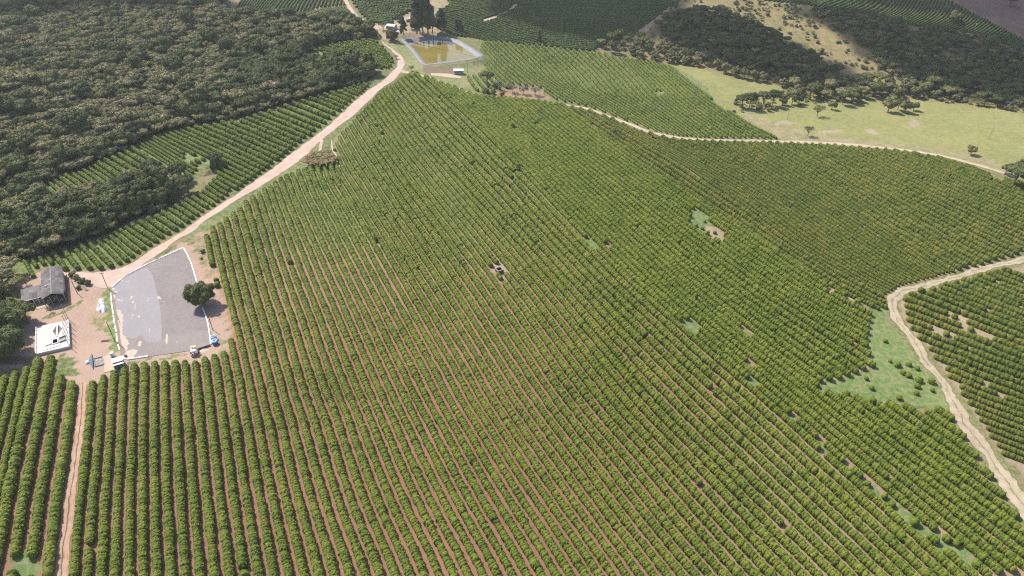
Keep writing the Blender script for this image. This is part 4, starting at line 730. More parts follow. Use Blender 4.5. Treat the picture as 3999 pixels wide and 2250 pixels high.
# ------------------------------------------------------------------ the forest and the wooded hill: single masses of instanced crowns
def wood(name, pts, rot, scl, pick, keys, label):
    me = raw_mesh(name, pts, None, None, None, dict(rot=rot, scl=scl, pick=pick)); o = link(name, me); tag(o, label, kind='stuff')
    ng = bpy.data.node_groups.new(name, 'GeometryNodeTree'); ng.interface.new_socket('Geometry', in_out='INPUT', socket_type='NodeSocketGeometry'); ng.interface.new_socket('Geometry', in_out='OUTPUT', socket_type='NodeSocketGeometry')
    A, K = ng.nodes, ng.links; gi = A.new('NodeGroupInput'); go = A.new('NodeGroupOutput'); jn = A.new('GeometryNodeJoinGeometry')
    for key in reversed(keys):
        src = next((c for c in COL.objects if c.data == PROTO[key][1]), None) or next(c for c in COL.objects if c.data in [PROTO[k_][1] for k_ in keys]); oi = A.new('GeometryNodeObjectInfo'); oi.transform_space = 'ORIGINAL'; oi.inputs['Object'].default_value = src; oi.inputs['As Instance'].default_value = True; K.new(oi.outputs['Geometry'], jn.inputs[0])
    ip = A.new('GeometryNodeInstanceOnPoints'); K.new(gi.outputs[0], ip.inputs['Points']); K.new(jn.outputs[0], ip.inputs['Instance']); ip.inputs['Pick Instance'].default_value = True
    def at(nm, typ):
        n = A.new('GeometryNodeInputNamedAttribute'); n.data_type = typ; n.inputs[0].default_value = nm; return n.outputs[0]
    rn = A.new('ShaderNodeCombineXYZ'); K.new(at('rot', 'FLOAT'), rn.inputs[2]); K.new(rn.outputs[0], ip.inputs['Rotation']); K.new(at('scl', 'FLOAT'), ip.inputs['Scale'])
    fi = A.new('FunctionNodeFloatToInt'); K.new(at('pick', 'FLOAT'), fi.inputs[0]); K.new(fi.outputs[0], ip.inputs['Instance Index']); K.new(ip.outputs[0], go.inputs[0])
    md = o.modifiers.new('crowns', 'NODES'); md.node_group = ng; return o
def fill(poly, step, dens=None, seed=1, pad=()):
    rg = np.random.default_rng(seed); P = G(poly); x0, y0 = P[:, :2].min(0); x1, y1 = P[:, :2].max(0); xs, ys = np.meshgrid(np.arange(max(x0, -620), min(x1, 620), step), np.arange(y0, min(y1, 900), step)); q = np.c_[xs.ravel(), ys.ravel()]+rg.uniform(-.48, .48, (xs.size, 2))*step
    w3 = np.c_[q, height(q)]; uv, dp_ = project(w3); k = in_poly(uv, poly) & (uv[:, 0] > -420) & (uv[:, 0] < 4350) & (uv[:, 1] > -120)
    for pp in pad: k &= ~in_poly(uv, pp)
    if dens is not None: k &= rg.random(len(q)) < dens(uv, q)
    return w3[k], uv[k], rg
ED = [(60,1010),(207,985),(290,962),(414,915),(513,862),(590,835),(640,820),(690,790),(760,740),(690,690),(600,700),(493,735),(414,755),(290,795),(150,850),(0,900)]
W, uv, rg = fill(FOREST, 4.1, None, 2); W[:, 2] -= 1.2
dk = vnoise(W[:, 0], W[:, 1], 45); lowleft = smooth(300, 0, uv[:, 0])*smooth(250, 450, uv[:, 1]); darkp = np.clip((dk-.62)*4+lowleft*.9+smooth(90, 20, uv[:, 1])*.5+smooth(700, 1000, uv[:, 0])*.25, 0, .9)
pick = np.where(rg.random(len(W)) < darkp, rg.integers(5, 8, len(W)), np.where(rg.random(len(W)) < .09, 8, np.where(rg.random(len(W)) < .10, 9, rg.integers(0, 5, len(W)))))
wood('forest', W, rg.uniform(0, 6.28, len(W)), rg.uniform(.5, 1.12, len(W))*np.where(rg.random(len(W)) < .08, 1.4, 1)*(.8+.4*vnoise(W[:, 0], W[:, 1], 14)), pick.astype(float), OLIVE+EDGE[:3]+['dry0', 'pale1'], 'mixed olive and grey-green forest covering the plateau at upper left')
BAND1 = [(2620,55),(2760,45),(2860,62),(2960,110),(3060,165),(3200,240),(3280,290),(3240,315),(3060,318),(2960,288),(2860,262),(2760,245),(2690,215),(2600,150),(2560,110)]
BAND2 = [(3140,40),(3300,50),(3420,75),(3560,118),(3753,140),(3999,205),(4300,330),(4300,470),(3999,425),(3820,398),(3640,375),(3520,330),(3430,265),(3380,190),(3260,120)]
def hill_d(uv, q):
    n = vnoise(q[:, 0], q[:, 1], 16); d = np.clip((n-.30)*1.7, .12, .75); d[in_poly(uv, BAND1)] = .85; d[in_poly(uv, BAND2)] = .80; low = in_poly(uv, [(3000,325),(3300,300),(3420,300),(3600,352),(3720,380),(3999,410),(3999,440),(3380,392),(3105,345)]); d[low] = .75
    d *= np.where(uv[:, 0] > 2560, 1, .55); return d
W, uv, rg = fill(SCRUB, 4.2, hill_d, 4); W[:, 2] -= .8
dense = in_poly(uv, BAND1) | in_poly(uv, BAND2); r_ = rg.random(len(W)); pick = np.where(dense, np.where(r_ < .68, rg.integers(0, 3, len(W)), np.where(r_ < .85, 3, 5)), np.where(r_ < .4, 4, np.where(r_ < .7, 5, 3)))
wood('hill_woods', W, rg.uniform(0, 6.28, len(W)), rg.uniform(.5, .95, len(W))*np.where(dense, 1.0, .62), pick.astype(float), EDGE[:3]+['olive1', 'pale0', 'dry1'], 'scrubby woods and shrubs over the hillside beyond the pasture')
# ------------------------------------------------------------------ pond
M_LINER = plain('pond_liner', (0.200, 0.200, 0.212), 0.62, 0.3, 0.35, spec=0.25)
m, N, L, B = mat('pond_water'); pos = N.new('ShaderNodeNewGeometry').outputs['Position']
nw = noise(N, L, 0.05, 3, pos); L.new(ramp(N, L, nw, [(0.35, (0.16,0.125,0.030)), (0.65, (0.20,0.155,0.042))]), B.inputs['Base Color']); B.inputs['Roughness'].default_value = 0.08; B.inputs['IOR'].default_value = 1.33
bump(N, L, B, noise(N, L, 1.4, 2, pos), 0.05, 0.05); M_WATER = m
_pp = np.r_[pond_w[:, :2], pond_w[:1, :2]]; _pd = np.r_[0, np.cumsum(np.linalg.norm(np.diff(_pp, axis=0), axis=1))]; rim = np.stack([np.interp(np.linspace(0, _pd[-1], 121), _pd, _pp[:, k]) for k in (0, 1)], 1)[:120]
cen = rim.mean(0); nrm = []
for i in range(120):
    t = rim[(i+1) % 120]-rim[i-1]; t /= np.linalg.norm(t); q = np.array([t[1], -t[0]]); nrm.append(q if q @ (cen-rim[i]) > 0 else -q)
nrm = np.array(nrm)
V = []; prof = [(-2.3, .10), (-1.2, .34), (-.3, .38), (0.35, .22), (2.6, -1.35), (5.2, -3.1), (7.0, -4.1)]
for d_, z_ in prof:
    for i in range(120):
        w_ = RNG.normal(0, .05) if -1 < d_ < 5 else 0; V.append((*(rim[i]+nrm[i]*(d_+w_)), RIM_Z+z_+(RNG.normal(0, .05) if d_ > 0 else 0)))
Q = [(a*120+i, a*120+(i+1) % 120, (a+1)*120+(i+1) % 120, (a+1)*120+i) for a in range(len(prof)-1) for i in range(120)]
nb = len(V); V += [(*cen, RIM_Z-4.2)]; T = [((len(prof)-1)*120+i, (len(prof)-1)*120+(i+1) % 120, nb) for i in range(120)]
pond = thing('pond', 'plastic-lined irrigation pond full of muddy olive water', 'pond', (cen[0], cen[1], RIM_Z))
inv = np.array([cen[0], cen[1], RIM_Z]); link('liner', raw_mesh('liner', np.array(V)-inv, T, Q, M_LINER), pond)
wl_ = rim+nrm*2.15
wp = MB(); wp.poly([(*(p-cen), -1.02) for p in wl_]); water = wp.build('water', M_WATER, pond)
M_WOOD = plain('weathered_wood', (0.20, 0.16, 0.12), 0.9, 0.3, 3.0); M_WIRE = plain('fence_wire', (0.25, 0.25, 0.25), 0.5, 0.2, 3.0, 0.7)
a_, b_ = G([(1676,259)])[0], G([(1868,240)])[0]; fence = thing('wire_fence', 'thin post and wire fence along the near rim of the pond', 'fence', ((a_+b_)/2).tolist())
for k in range(13):
    p = a_+(b_-a_)*k/12-(a_+b_)/2; q = MB(); zb = ground(*(p+(a_+b_)/2)[:2]).z-(a_+b_)[2]/2; q.tube([(p[0], p[1], zb-.2), (p[0]+.03, p[1], zb+1.45)], [.08, .065], 6); q.build('fence_post', M_WOOD, fence)
for z_ in (.5, .9, 1.3):
    q = MB(); pts = []
    for k in range(13): p = a_+(b_-a_)*k/12; pts.append((p[0]-(a_+b_)[0]/2, p[1]-(a_+b_)[1]/2, ground(p[0], p[1]).z-(a_+b_)[2]/2+z_))
    q.tube(pts, .012, 4, False); q.build('wire', M_WIRE, fence)

# ------------------------------------------------------------------ paved drying yard
M_PAVE = plain('paved_concrete', (0.195, 0.165, 0.155), 0.9, 0.24, 0.09); M_PAVE2 = plain('pale_concrete', (0.235, 0.215, 0.215), 0.9, 0.12, 0.14)
M_HUSK = plain('coffee_husk', (0.400, 0.325, 0.260), 0.95, 0.14, 0.5); M_WHITE = plain('white_paint', (0.78, 0.77, 0.75), 0.6, 0.1, 0.8); M_SILT = plain('brown_silt', (0.220, 0.160, 0.125), 0.95, 0.2, 0.5)
PATIO = [(716,968),(730,992),(745,1024),(757,1060),(766,1090),(778,1140),(787,1190),(807,1244),(814,1270),(818,1297),(822,1325),(824,1347),(774,1364),(730,1372),(679,1380),(580,1393),(501,1405),(485,1400),(476,1385),(468,1365),(460,1339),(452,1285),(443,1231),(436,1180),(433,1148),(434,1134),(439,1124),(455,1108),(476,1090),(506,1070),(538,1053),(580,1031),(621,1012),(670,990)]
pw = G(PATIO); pc = np.array([*pw[:, :2].mean(0), -0.2]); patio = thing('drying_yard', 'large grey paved coffee drying yard with white kerbs', 'drying yard', tuple(pc))
b = MB(); b.prism([(p[0]-pc[0], p[1]-pc[1]) for p in pw], -.5, .14); b.build('slab', M_PAVE, patio)
def flat(uvs, z, name, m, parent, c, rough=0.0, n=0):
    q = G(uvs)
    if n:
        q = np.c_[resample(np.r_[q[:, :2], q[:1, :2]], n+1)[:n], np.zeros(n)]; k_ = rough; q[:, 0] += (vnoise(q[:, 0]*1.0, q[:, 1]+5, 1.1)-.5)*k_; q[:, 1] += (vnoise(q[:, 0]+9, q[:, 1], 1.1)-.5)*k_
    b = MB(); b.poly([(p[0]-c[0], p[1]-c[1], z) for p in q]); return b.build(name, m, parent)
flat([(438,1131),(480,1093),(538,1058),(570,1045),(592,1066),(603,1100),(612,1140),(622,1180),(628,1230),(632,1280),(630,1330),(600,1345),(540,1320),(500,1330),(478,1340),(462,1290),(449,1215)], .144, 'pale_slab', M_PAVE2, patio, pc)
M_DUST = plain('pinkish_dust', (0.215, 0.182, 0.168), 0.95, 0.2, 0.12)
flat([(486,1330),(540,1318),(600,1340),(640,1325),(700,1300),(770,1290),(812,1290),(820,1330),(815,1346),(774,1361),(679,1377),(580,1390),(505,1401),(488,1390),(478,1360)], .1465, 'dust_film', M_DUST, patio, pc, 3.0, 90)
flat([(446,1208),(466,1209),(474,1240),(480,1285),(486,1315),(505,1345),(500,1370),(520,1362),(535,1378),(520,1396),(496,1398),(482,1380),(470,1340),(460,1290)], .149, 'husk_spill', M_HUSK, patio, pc, 1.6, 90)
flat([(440,1140),(446,1150),(452,1200),(468,1300),(476,1345),(484,1385),(478,1388),(469,1360),(460,1310),(450,1240),(441,1180)], .1535, 'silt_line', M_SILT, patio, pc, .5, 80)
for k, (u_, v_, a, bb) in enumerate([(622,1165,7,7),(514,1164,5,6),(545,1343,7,11),(652,1326,5,22),(580,1168,4,2),(598,1163,6,2),(575,1176,2,4),(470,1095,14,4),(500,1100,5,1.6),(520,1232,2,6),(528,1200,2,14),(543,1238,4,5),(444,1128,5,7),(456,1140,7,4),(475,1175,8,2),(462,1172,8,3),(446,1160,4,9),(520,1180,4,6),(515,1242,3,2),(511,1390,5,6),(495,1268,2,2),(585,1290,2,7),(690,1336,2,3),(560,1250,1.5,1.5),(640,1180,4,2)]):
    flat([(u_+a*math.cos(t), v_+bb*math.sin(t)) for t in np.arange(0, 6.28, .5)], .158+.0002*k, 'husk_patch', M_HUSK, patio, pc, .7, 16)
def kerb(uvs, name, parent, c, w=.42, h=.42, m=None, z0=-.2):
    q = G(uvs); b = MB()
    for p0, p1 in zip(q, q[1:]):
        d = p1-p0; l = math.hypot(d[0], d[1]); b.box(((p0[0]+p1[0])/2-c[0], (p0[1]+p1[1])/2-c[1], z0+h/2), (l+.02, w, h), math.atan2(d[1], d[0]))
    return b.build(name, m or M_WHITE, parent)
for seg in ([(716,968),(730,992),(745,1024),(757,1060),(766,1090),(770,1106)],[(791,1202),(807,1244),(814,1270),(818,1297),(822,1325),(824,1347)],[(480,1393),(488,1402),(501,1405),(540,1399),(580,1393)],[(439,1124),(455,1108),(476,1090)],[(506,1070),(538,1053),(580,1031),(612,1016)],[(621,1012),(670,990),(716,968)],[(433,1148),(436,1180)],[(436.5,1184),(443,1228)],[(443.5,1233),(449,1268)],[(450,1272),(455,1300)],[(455.6,1305),(460,1339)],[(462,1349),(468,1368)]):
    kerb(seg, 'kerb', patio, pc, h=.62)
b = MB(); 
for u0, v0, u1, v1 in ((560,1395,775,1364),):
    pass

# ------------------------------------------------------------------ helpers for buildings laid out from roof corners
def frame_from(uvs, z):
    P = at_height(uvs, z); c = P.mean(0); ax = (P[1]-P[0])+(P[2]-P[3]); ay = (P[3]-P[0])+(P[2]-P[1]); w = np.linalg.norm(ax[:2])/2; d = np.linalg.norm(ay[:2])/2
    ang = math.atan2(ax[1], ax[0]); s = 1 if (-math.sin(ang)*ay[0]+math.cos(ang)*ay[1]) > 0 else -1
    return c, w, d, ang, s
M_ROOF = plain('fibre_cement', (0.150, 0.132, 0.125), 0.85, 0.22, 0.5); M_ROOF2 = plain('fibre_cement_pale', (0.190, 0.172, 0.165), 0.85, 0.2, 0.5); M_ROOF3 = plain('fibre_cement_dark', (0.115, 0.100, 0.094), 0.85, 0.22, 0.5)
M_WALL = plain('limewashed_wall', (0.418, 0.403, 0.365), 0.9, 0.18, 0.7); M_TEAL = plain('teal_wall', (0.16, 0.27, 0.24), 0.8, 0.2, 0.8); M_METAL = plain('worn_steel', (0.22, 0.22, 0.22), 0.5, 0.3, 2, 0.6); M_CONC = plain('grey_concrete', (0.274, 0.255, 0.228), 0.9, 0.2, 0.6); M_FLOOR = plain('earth_floor', (0.20, 0.15, 0.12), 0.95, 0.2, 0.6)
M_RUST = plain('rusty_iron', (0.20, 0.10, 0.06), 0.8, 0.35, 2.0); M_YEL = plain('faded_yellow_paint', (0.52, 0.38, 0.14), 0.6, 0.25, 1.5); M_BLUE = plain('blue_plastic', (0.055, 0.14, 0.27), 0.45, 0.2, 1.0); M_LBLUE = plain('pale_blue_tarp', (0.30, 0.42, 0.55), 0.55, 0.18, 2.0); M_SLATE = plain('slate_blue_grate', (0.12, 0.16, 0.23), 0.55, 0.3, 2.0); M_BRICK = plain('dark_brick', (0.16, 0.105, 0.085), 0.9, 0.25, 2.5); M_DARK2 = plain('machine_dark', (0.045, 0.045, 0.05), 0.6, 0.3, 2.0); M_GREY = plain('machine_grey', (0.26, 0.27, 0.28), 0.5, 0.25, 2.0, 0.3); M_SAND = plain('pale_sand', (0.380, 0.305, 0.240), 0.95, 0.15, 0.8)
def sheet_mesh(w, l, m):
    """one corrugated roofing sheet, w across, l down the slope"""
    b = MB(); n = 14; up = []
    for s in (0, 1):
        up.append([(-w/2+w*k/n, (-l/2, l/2)[s], .05*(k % 2)) for k in range(n+1)])
    vs = [[b.bm.verts.new(p) for p in r] for r in up]; lo = [[b.bm.verts.new((p[0], p[1], p[2]-.02)) for p in r] for r in up]
    for k in range(n):
        b.bm.faces.new((vs[0][k], vs[0][k+1], vs[1][k+1], vs[1][k])); b.bm.faces.new((lo[0][k+1], lo[0][k], lo[1][k], lo[1][k+1]))
        b.bm.faces.new((lo[0][k], lo[0][k+1], vs[0][k+1], vs[0][k])); b.bm.faces.new((vs[1][k], vs[1][k+1], lo[1][k+1], lo[1][k]))
    return b.mesh('roof_sheet', m)
def sheeted_slope(parent, corner, along, down, n, k, mats, overlap=.12):
    """sheets laid on a slope: corner + along (ridge direction) + down (to the eave)"""
    A = Vector(along); D = Vector(down); w = A.length/n; l = D.length/k; a = A.normalized(); d = D.normalized(); z = a.cross(d); z = z if z.z > 0 else -z
    protos = [sheet_mesh(w+.05, l+overlap, m_) for m_ in mats]
    for j in range(k):
        for i in range(n):
            o = link('roof_sheet', random.choice(protos), parent); c = Vector(corner)+a*(w*(i+.5))+d*(l*(j+.5))+z*(.03*(k-j)+.006*(i % 2)+.0)
            tilt = Matrix((a, -d if a.cross(-d).dot(z) > 0 else d, z)).transposed(); o.matrix_local = Matrix.Translation(c) @ tilt.to_4x4()
# ---- barn
c, w, d, ang, s = frame_from([(142,1067),(227,1047),(264,1142),(181,1165)], 3.9)
# local x across the gable, local y from the back to the front
barn = thing('barn', 'grey corrugated-roofed farm barn with open front and low annex', 'barn', (c[0], c[1], -0.2), ang)
sg = s; hw, hd = w/2, d/2; RZ, EZ = 5.4, 4.1
for sx in (-1, 1):
    sheeted_slope(barn, (0, -sg*hd, RZ), (0, sg*2*hd, 0), (sx*hw, 0, EZ-RZ), 12, 3, [M_ROOF, M_ROOF, M_ROOF2, M_ROOF3])
b = MB()
for k in range(12): b.box((0, -hd+d/12*(k+.5), RZ+.14), (.42, d/12-.02, .07))
b.build('ridge_cap', M_ROOF2, barn)
q = MB(); q.box((0, -sg*(hd-.35), 2.0), (w-.7, .2, 4.0)); q.build('wall', M_WALL, barn)
for sx in (-1, 1):
    q = MB(); q.box((sx*(hw-.4), -sg*hd*.30, 2.0), (.2, d*.65, 4.0)); q.build('wall', M_WALL, barn)
for sx in (-.93, -.3, .3, .93): q = MB(); q.box((sx*hw, sg*(hd-.4), 2.0), (.24, .24, 4.1)); q.build('post', M_CONC, barn)
for sx in (-.93, .93): q = MB(); q.box((sx*hw, sg*hd*.5, 2.0), (.24, .24, 4.1)); q.build('post', M_CONC, barn)
for y_ in (-.94, -.3, .3, .94):
    q = MB(); q.tube([(-hw+.1, y_*hd, EZ-.15), (0, y_*hd, RZ-.18), (hw-.1, y_*hd, EZ-.15)], .08, 4); q.tube([(-hw+.1, y_*hd, EZ-.17), (hw-.1, y_*hd, EZ-.17)], .07, 4); q.build('truss', M_WOOD, barn)
q = MB(); q.box((0, sg*.4, .05), (w+.5, d+.8, .22)); q.build('floor', M_FLOOR, barn)
q = MB(); q.box((hw+.35, sg*.2, .35), (.16, d*.98, .9)); q.build('retaining_wall', M_RUST, barn)
# annex: low mono-pitch roof on the left of the barn, white posts and a teal dado
AL = 7.4; AX0 = -hw-AL
ay0, ay1 = sg*hd*-.12, sg*hd*.62
sheeted_slope(barn, (-hw+.1, ay0, 3.75), (-AL, 0, -.05), (0, ay1-ay0, -.85), 8, 2, [M_ROOF, M_ROOF2, M_ROOF3, M_ROOF2])
q = MB(); q.box((AX0+AL/2, ay0+sg*.2, 1.7), (AL-.3, .18, 3.4)); q.build('annex_wall', M_WALL, barn)
q = MB(); q.box((-hw-AL*.22, ay1-sg*.9, 1.4), (AL*.42, .18, 2.8)); q.build('annex_wall', M_WALL, barn)
q = MB(); q.box((AX0+.2, (ay0+ay1)/2, 1.5), (.18, abs(ay1-ay0)-.5, 2.9)); q.build('annex_wall', M_WALL, barn)
q = MB(); q.box((-hw-AL*.22, ay1-sg*.79, .95), (AL*.42, .06, .7)); q.build('teal_dado', M_TEAL, barn)
q = MB(); q.box((AX0+AL*.27, ay1-sg*.35, .55), (AL*.5, .16, 1.1)); q.build('teal_parapet', M_TEAL, barn)
q = MB(); q.box((-hw-AL*.17, ay1-sg*.79, 1.95), (.7, .08, .7)); q.build('window', M_DARK2, barn)
for k_ in (.02, .27, .5, .72): q = MB(); q.box((AX0+AL*k_+.2, ay1-sg*.3, 1.4), (.22, .22, 2.8)); q.build('annex_post', M_WHITE, barn)
q = MB(); q.box((AX0+AL*.6, ay1+sg*.02, 2.86), (AL*.74, .1, .2)); q.build('fascia', M_WHITE, barn)
q = MB(); q.box((AX0+AL*.75, ay1+sg*2.3, .06), (AL*.62, 3.0, .24)); q.build('apron', M_SAND, barn)
for (x_, y_, z_, a_, b_, c_) in ((-hw-AL*.45, .3, 3.42, 2.6, .45, .05), (-hw-AL*.62, .48, 3.22, 1.8, .5, .05), (-hw-AL*.78, .6, 3.05, .7, .35, .05), (-.9, .22, RZ-.12, 3.0, .5, .05)):
    q = MB(); q.box((x_, ay0+(ay1-ay0)*y_ if x_ < -hw else sg*hd*.28, z_+.12), (a_, b_, c_), .25); q.build('white_patch', M_SAND, barn)
q = MB(); q.lathe([(.0, 0), (.28, 0), (.28, .3), (.1, .42)], (-.15, -sg*hd*.02, RZ+.05), 10); q.build('roof_vent', M_WHITE, barn)
# machines parked in the open front bay
def machine(loc, rot, label, n):
    t = thing('farm_machine', label, 'machine', loc, rot); rg = random.Random(n)
    q = MB(); q.box((0, 0, .75), (1.3, 2.2, .5), bevel=.06); q.tube([(0, .9, 1), (0, 1.0, 1.75)], .09, 6); q.build('body', M_GREY, t)
    q = MB(); q.lathe([(.25, 1.0), (.62, 1.7), (.66, 1.75)], (0, -.4, 0), 8); q.build('hopper', M_YEL if n == 2 else M_METAL, t)
    for sx in (-1, 1):
        for sy in (-.7, .7):
            q = MB(); q.tube([(sx*.62, sy, .38), (sx*.84, sy, .38)], .38, 12); wh = q.build('wheel', M_DARK2, t); q = MB(); q.tube([(sx*.84, sy, .38), (sx*.87, sy, .38)], .17, 8); q.build('hub', M_METAL, wh)
    return t
ca, sa_ = math.cos(ang), math.sin(ang)
def barn_pt(x, y, z=0): return (c[0]+x*ca-y*sa_, c[1]+x*sa_+y*ca, -.2+z)
machine(barn_pt(hw*.45, sg*hd*.80, .16), ang+.3, 'grey wheeled coffee machine in the right of the barn mouth', 1)
machine(barn_pt(-hw*.05, sg*hd*.72, .16), ang-.2, 'yellow-hoppered machine in the middle of the barn mouth', 2)
machine(barn_pt(-hw*.6, sg*hd*.78, .16), ang+.1, 'dark machine in the left of the barn mouth', 3)
# ---- plank pile, white tarpaulin heap, sticks
p0, p1 = g1(303,1101), g1(340,1136); t = thing('plank_pile', 'stack of long weathered planks on the bare earth beside the barn', 'plank pile', ((p0+p1)/2).tolist(), math.atan2((p1-p0)[1], (p1-p0)[0])); l = np.linalg.norm(p1-p0)
me = MB().box((0, 0, 0), (l, .22, .07)).mesh('plank', M_WOOD); me2 = MB().box((0, 0, 0), (l*.9, .2, .06)).mesh('plank', M_PBARK)
for k in range(14): o = link('plank', random.choice((me, me2)), t, (random.uniform(-.3, .3), (k % 4-1.5)*.24, .05+.08*(k//4)), random.uniform(-.03, .03))
pts = G([(395,1168),(402,1170),(408,1180),(411,1195),(416,1207),(412,1216),(402,1222),(390,1218),(377,1213),(382,1204),(386,1190),(388,1176)]); pc2 = pts.mean(0)
V, T = [tuple(p-pc2+[0, 0, .02]) for p in pts], []
n_ = len(pts); rings = [(1, .02), (.86, .75), (.62, 1.25), (.36, 1.7), (.12, 1.95)]; V = []
for k_, (f_, z_) in enumerate(rings):
    for i in range(n_*3):
        a0 = pts[(i//3) % n_]; a1 = pts[(i//3+1) % n_]; p = a0+(a1-a0)*(i % 3)/3-pc2; jj = 1+RNG.normal(0, .09 if k_ else .04); V.append((p[0]*f_*jj, p[1]*f_*jj, z_*(1+RNG.normal(0, .16 if k_ else 0)+(.18*math.sin(i*1.7) if 0 < k_ < 4 else 0))))
m_ = n_*3; Q = [(k*m_+i, k*m_+(i+1) % m_, (k+1)*m_+(i+1) % m_, (k+1)*m_+i) for k in range(len(rings)-1) for i in range(m_)]; V.append((0, 0, 2.0)); T = [((len(rings)-1)*m_+i, (len(rings)-1)*m_+(i+1) % m_, len(V)-1) for i in range(m_)]
M_TARP = plain('white_tarpaulin', (0.82, 0.83, 0.86), 0.5, 0.06, 1.0)
tag(link('tarpaulin_heap', raw_mesh('tarpaulin_heap', V, T, Q, M_TARP), None, tuple(pc2)), 'crumpled white tarpaulin heaped over a pile beside the grass strip', 'tarpaulin')
p0, p1 = g1(396,1334), g1(428,1330); t = thing('log_pile', 'dark loose poles lying on the trodden earth beside the grass strip', 'log pile', ((p0+p1)/2).tolist(), math.atan2((p1-p0)[1], (p1-p0)[0])); l = np.linalg.norm(p1-p0)
for k in range(7): q = MB(); q.tube([(-l/2, (k-3)*.13, .1+.08*(k % 2)), (l/2+random.uniform(-.5, .2), (k-3)*.17, .12)], [.08, .06], 5); q.build('pole', M_BARK, t)
# ---- concrete platform with the two sunken hoppers
P4 = at_height([(142,1277),(267,1250),(272,1352),(140,1383)], 0.9); cx = P4.mean(0); plat = thing('concrete_platform', 'white concrete coffee washing platform with diamond hopper pit and square tank', 'platform', (cx[0], cx[1], -.2))
Lp = [Vector((p[0]-cx[0], p[1]-cx[1], 0)) for p in P4]; TL, TR_, BR_, BL = Lp
def bil(s_, t_): return (TL*(1-s_)+TR_*s_)*(1-t_)+(BL*(1-s_)+BR_*s_)*t_
M_PLAT = plain('pale_screed', (0.460, 0.430, 0.390), 0.85, 0.12, 0.35); PZ = 1.15  # the deck's own pale concrete colour, with random blotches
def up(v_, z_): return (v_.x, v_.y, z_)
b = MB(); mid = .60
D = dict(T=bil(.655, .05), R=bil(.80, .29), B=bil(.63, .545), L=bil(.50, .32)); c0, c1, c2, c3 = bil(0, 0), bil(1, 0), bil(1, mid), bil(0, mid)
for poly in ((c0, c1, D['T']), (c1, D['R'], D['T']), (c1, c2, D['R']), (c2, D['B'], D['R']), (c2, c3, D['B']), (c3, D['L'], D['B']), (c3, c0, D['L']), (c0, D['T'], D['L'])): b.poly([up(p, PZ) for p in poly])
bx = [bil(.50, .645), bil(.665, .635), bil(.665, .79), bil(.50, .80)]; e0, e1, e2, e3 = bil(0, mid), bil(1, mid), bil(1, 1), bil(0, 1)
for poly in ((e0, e1, bx[1], bx[0]), (e1, e2, bx[2], bx[1]), (e2, e3, bx[3], bx[2]), (e3, e0, bx[0], bx[3])): b.poly([up(p, PZ-.004 if False else PZ) for p in poly])
for a0, a1 in ((c0, c1), (c1, e2), (e2, e3), (e3, c0)): b.poly([up(a0, -.3), up(a1, -.3), up(a1, PZ), up(a0, PZ)])
b.build('deck', M_PLAT, plat)
low = (D['T']+D['B'])/2; b = MB()
for p, q_ in (('T', 'R'), ('R', 'B'), ('B', 'L'), ('L', 'T')): b.poly([up(D[p], PZ), up(D[q_], PZ), up(low, .12)])
b.build('hopper_pit', plain('hopper_steel', (0.26, 0.20, 0.19), 0.8, 0.25, 1.0), plat)
b = MB(); b.tube([up(D['T'], PZ+.1), up(D['B'], PZ+.1)], .22, 4); b.build('centre_beam', M_WHITE, plat)
for k in range(8):
    f_ = .14+.72*k/7; a0 = D['T'].lerp(D['B'], f_); 
    for sd in ('L', 'R'):
        e = D['T'].lerp(D[sd], f_*2) if f_ < .5 else D[sd].lerp(D['B'], f_*2-1); q = MB(); q.tube([up(a0, PZ+.02), up(e, PZ+.02)], .05, 4); q.build('grate_bar', M_RUST, plat)
b = MB()
for i in range(4): b.poly([up(bx[i], PZ), up(bx[(i+1) % 4], PZ), up(bx[(i+1) % 4], .1), up(bx[i], .1)])
b.poly([up(p, .1) for p in bx]); b.build('tank', M_DARK2, plat)
for i in range(4):
    a0, a1 = bx[i], bx[(i+1) % 4]; dd = a1-a0; q = MB(); q.box(up((a0+a1)/2, PZ+.16), (dd.length+.2, .2, .32), math.atan2(dd.y, dd.x)); q.build('tank_kerb', M_WHITE, plat)
ch = [bil(.70, .645), bil(.90, .60), bil(.905, .76), bil(.70, .80)]
b = MB(); b.poly([up(p, PZ+.012) for p in ch]); b.build('channel_floor', M_CONC, plat)
for i in (0, 2):
    a0, a1 = ch[i], ch[i+1]; dd = a1-a0; q = MB(); q.box(up((a0+a1)/2, PZ+.25), (dd.length, .18, .5), math.atan2(dd.y, dd.x)); q.build('channel_wall', M_CONC, plat)
a0, a1 = bil(.28, .81), bil(.50, .77); dd = a1-a0; q = MB(); q.box(up((a0+a1)/2, PZ+.12), (dd.length, .15, .24), math.atan2(dd.y, dd.x)); q.build('gutter_wall', M_CONC, plat)
a0, a1 = bil(.22, .93), bil(.74, .88); dd = a1-a0; q = MB(); q.box(up((a0+a1)/2, PZ+.1), (dd.length, .5, .2), math.atan2(dd.y, dd.x)); q.build('step', M_WHITE, plat)
for s0 in (0.0, 1.0):
    for k in range(6):
        a0, a1 = bil(s0, k/6+.012), bil(s0, (k+1)/6-.012); dd = a1-a0; q = MB(); q.box(up((a0+a1)/2, PZ+.2), (dd.length, .26, .4), math.atan2(dd.y, dd.x)); q.build('parapet', M_WHITE, plat)
M_POLE = plain('grey_timber', (0.30, 0.25, 0.21), 0.85, 0.2, 2.0)
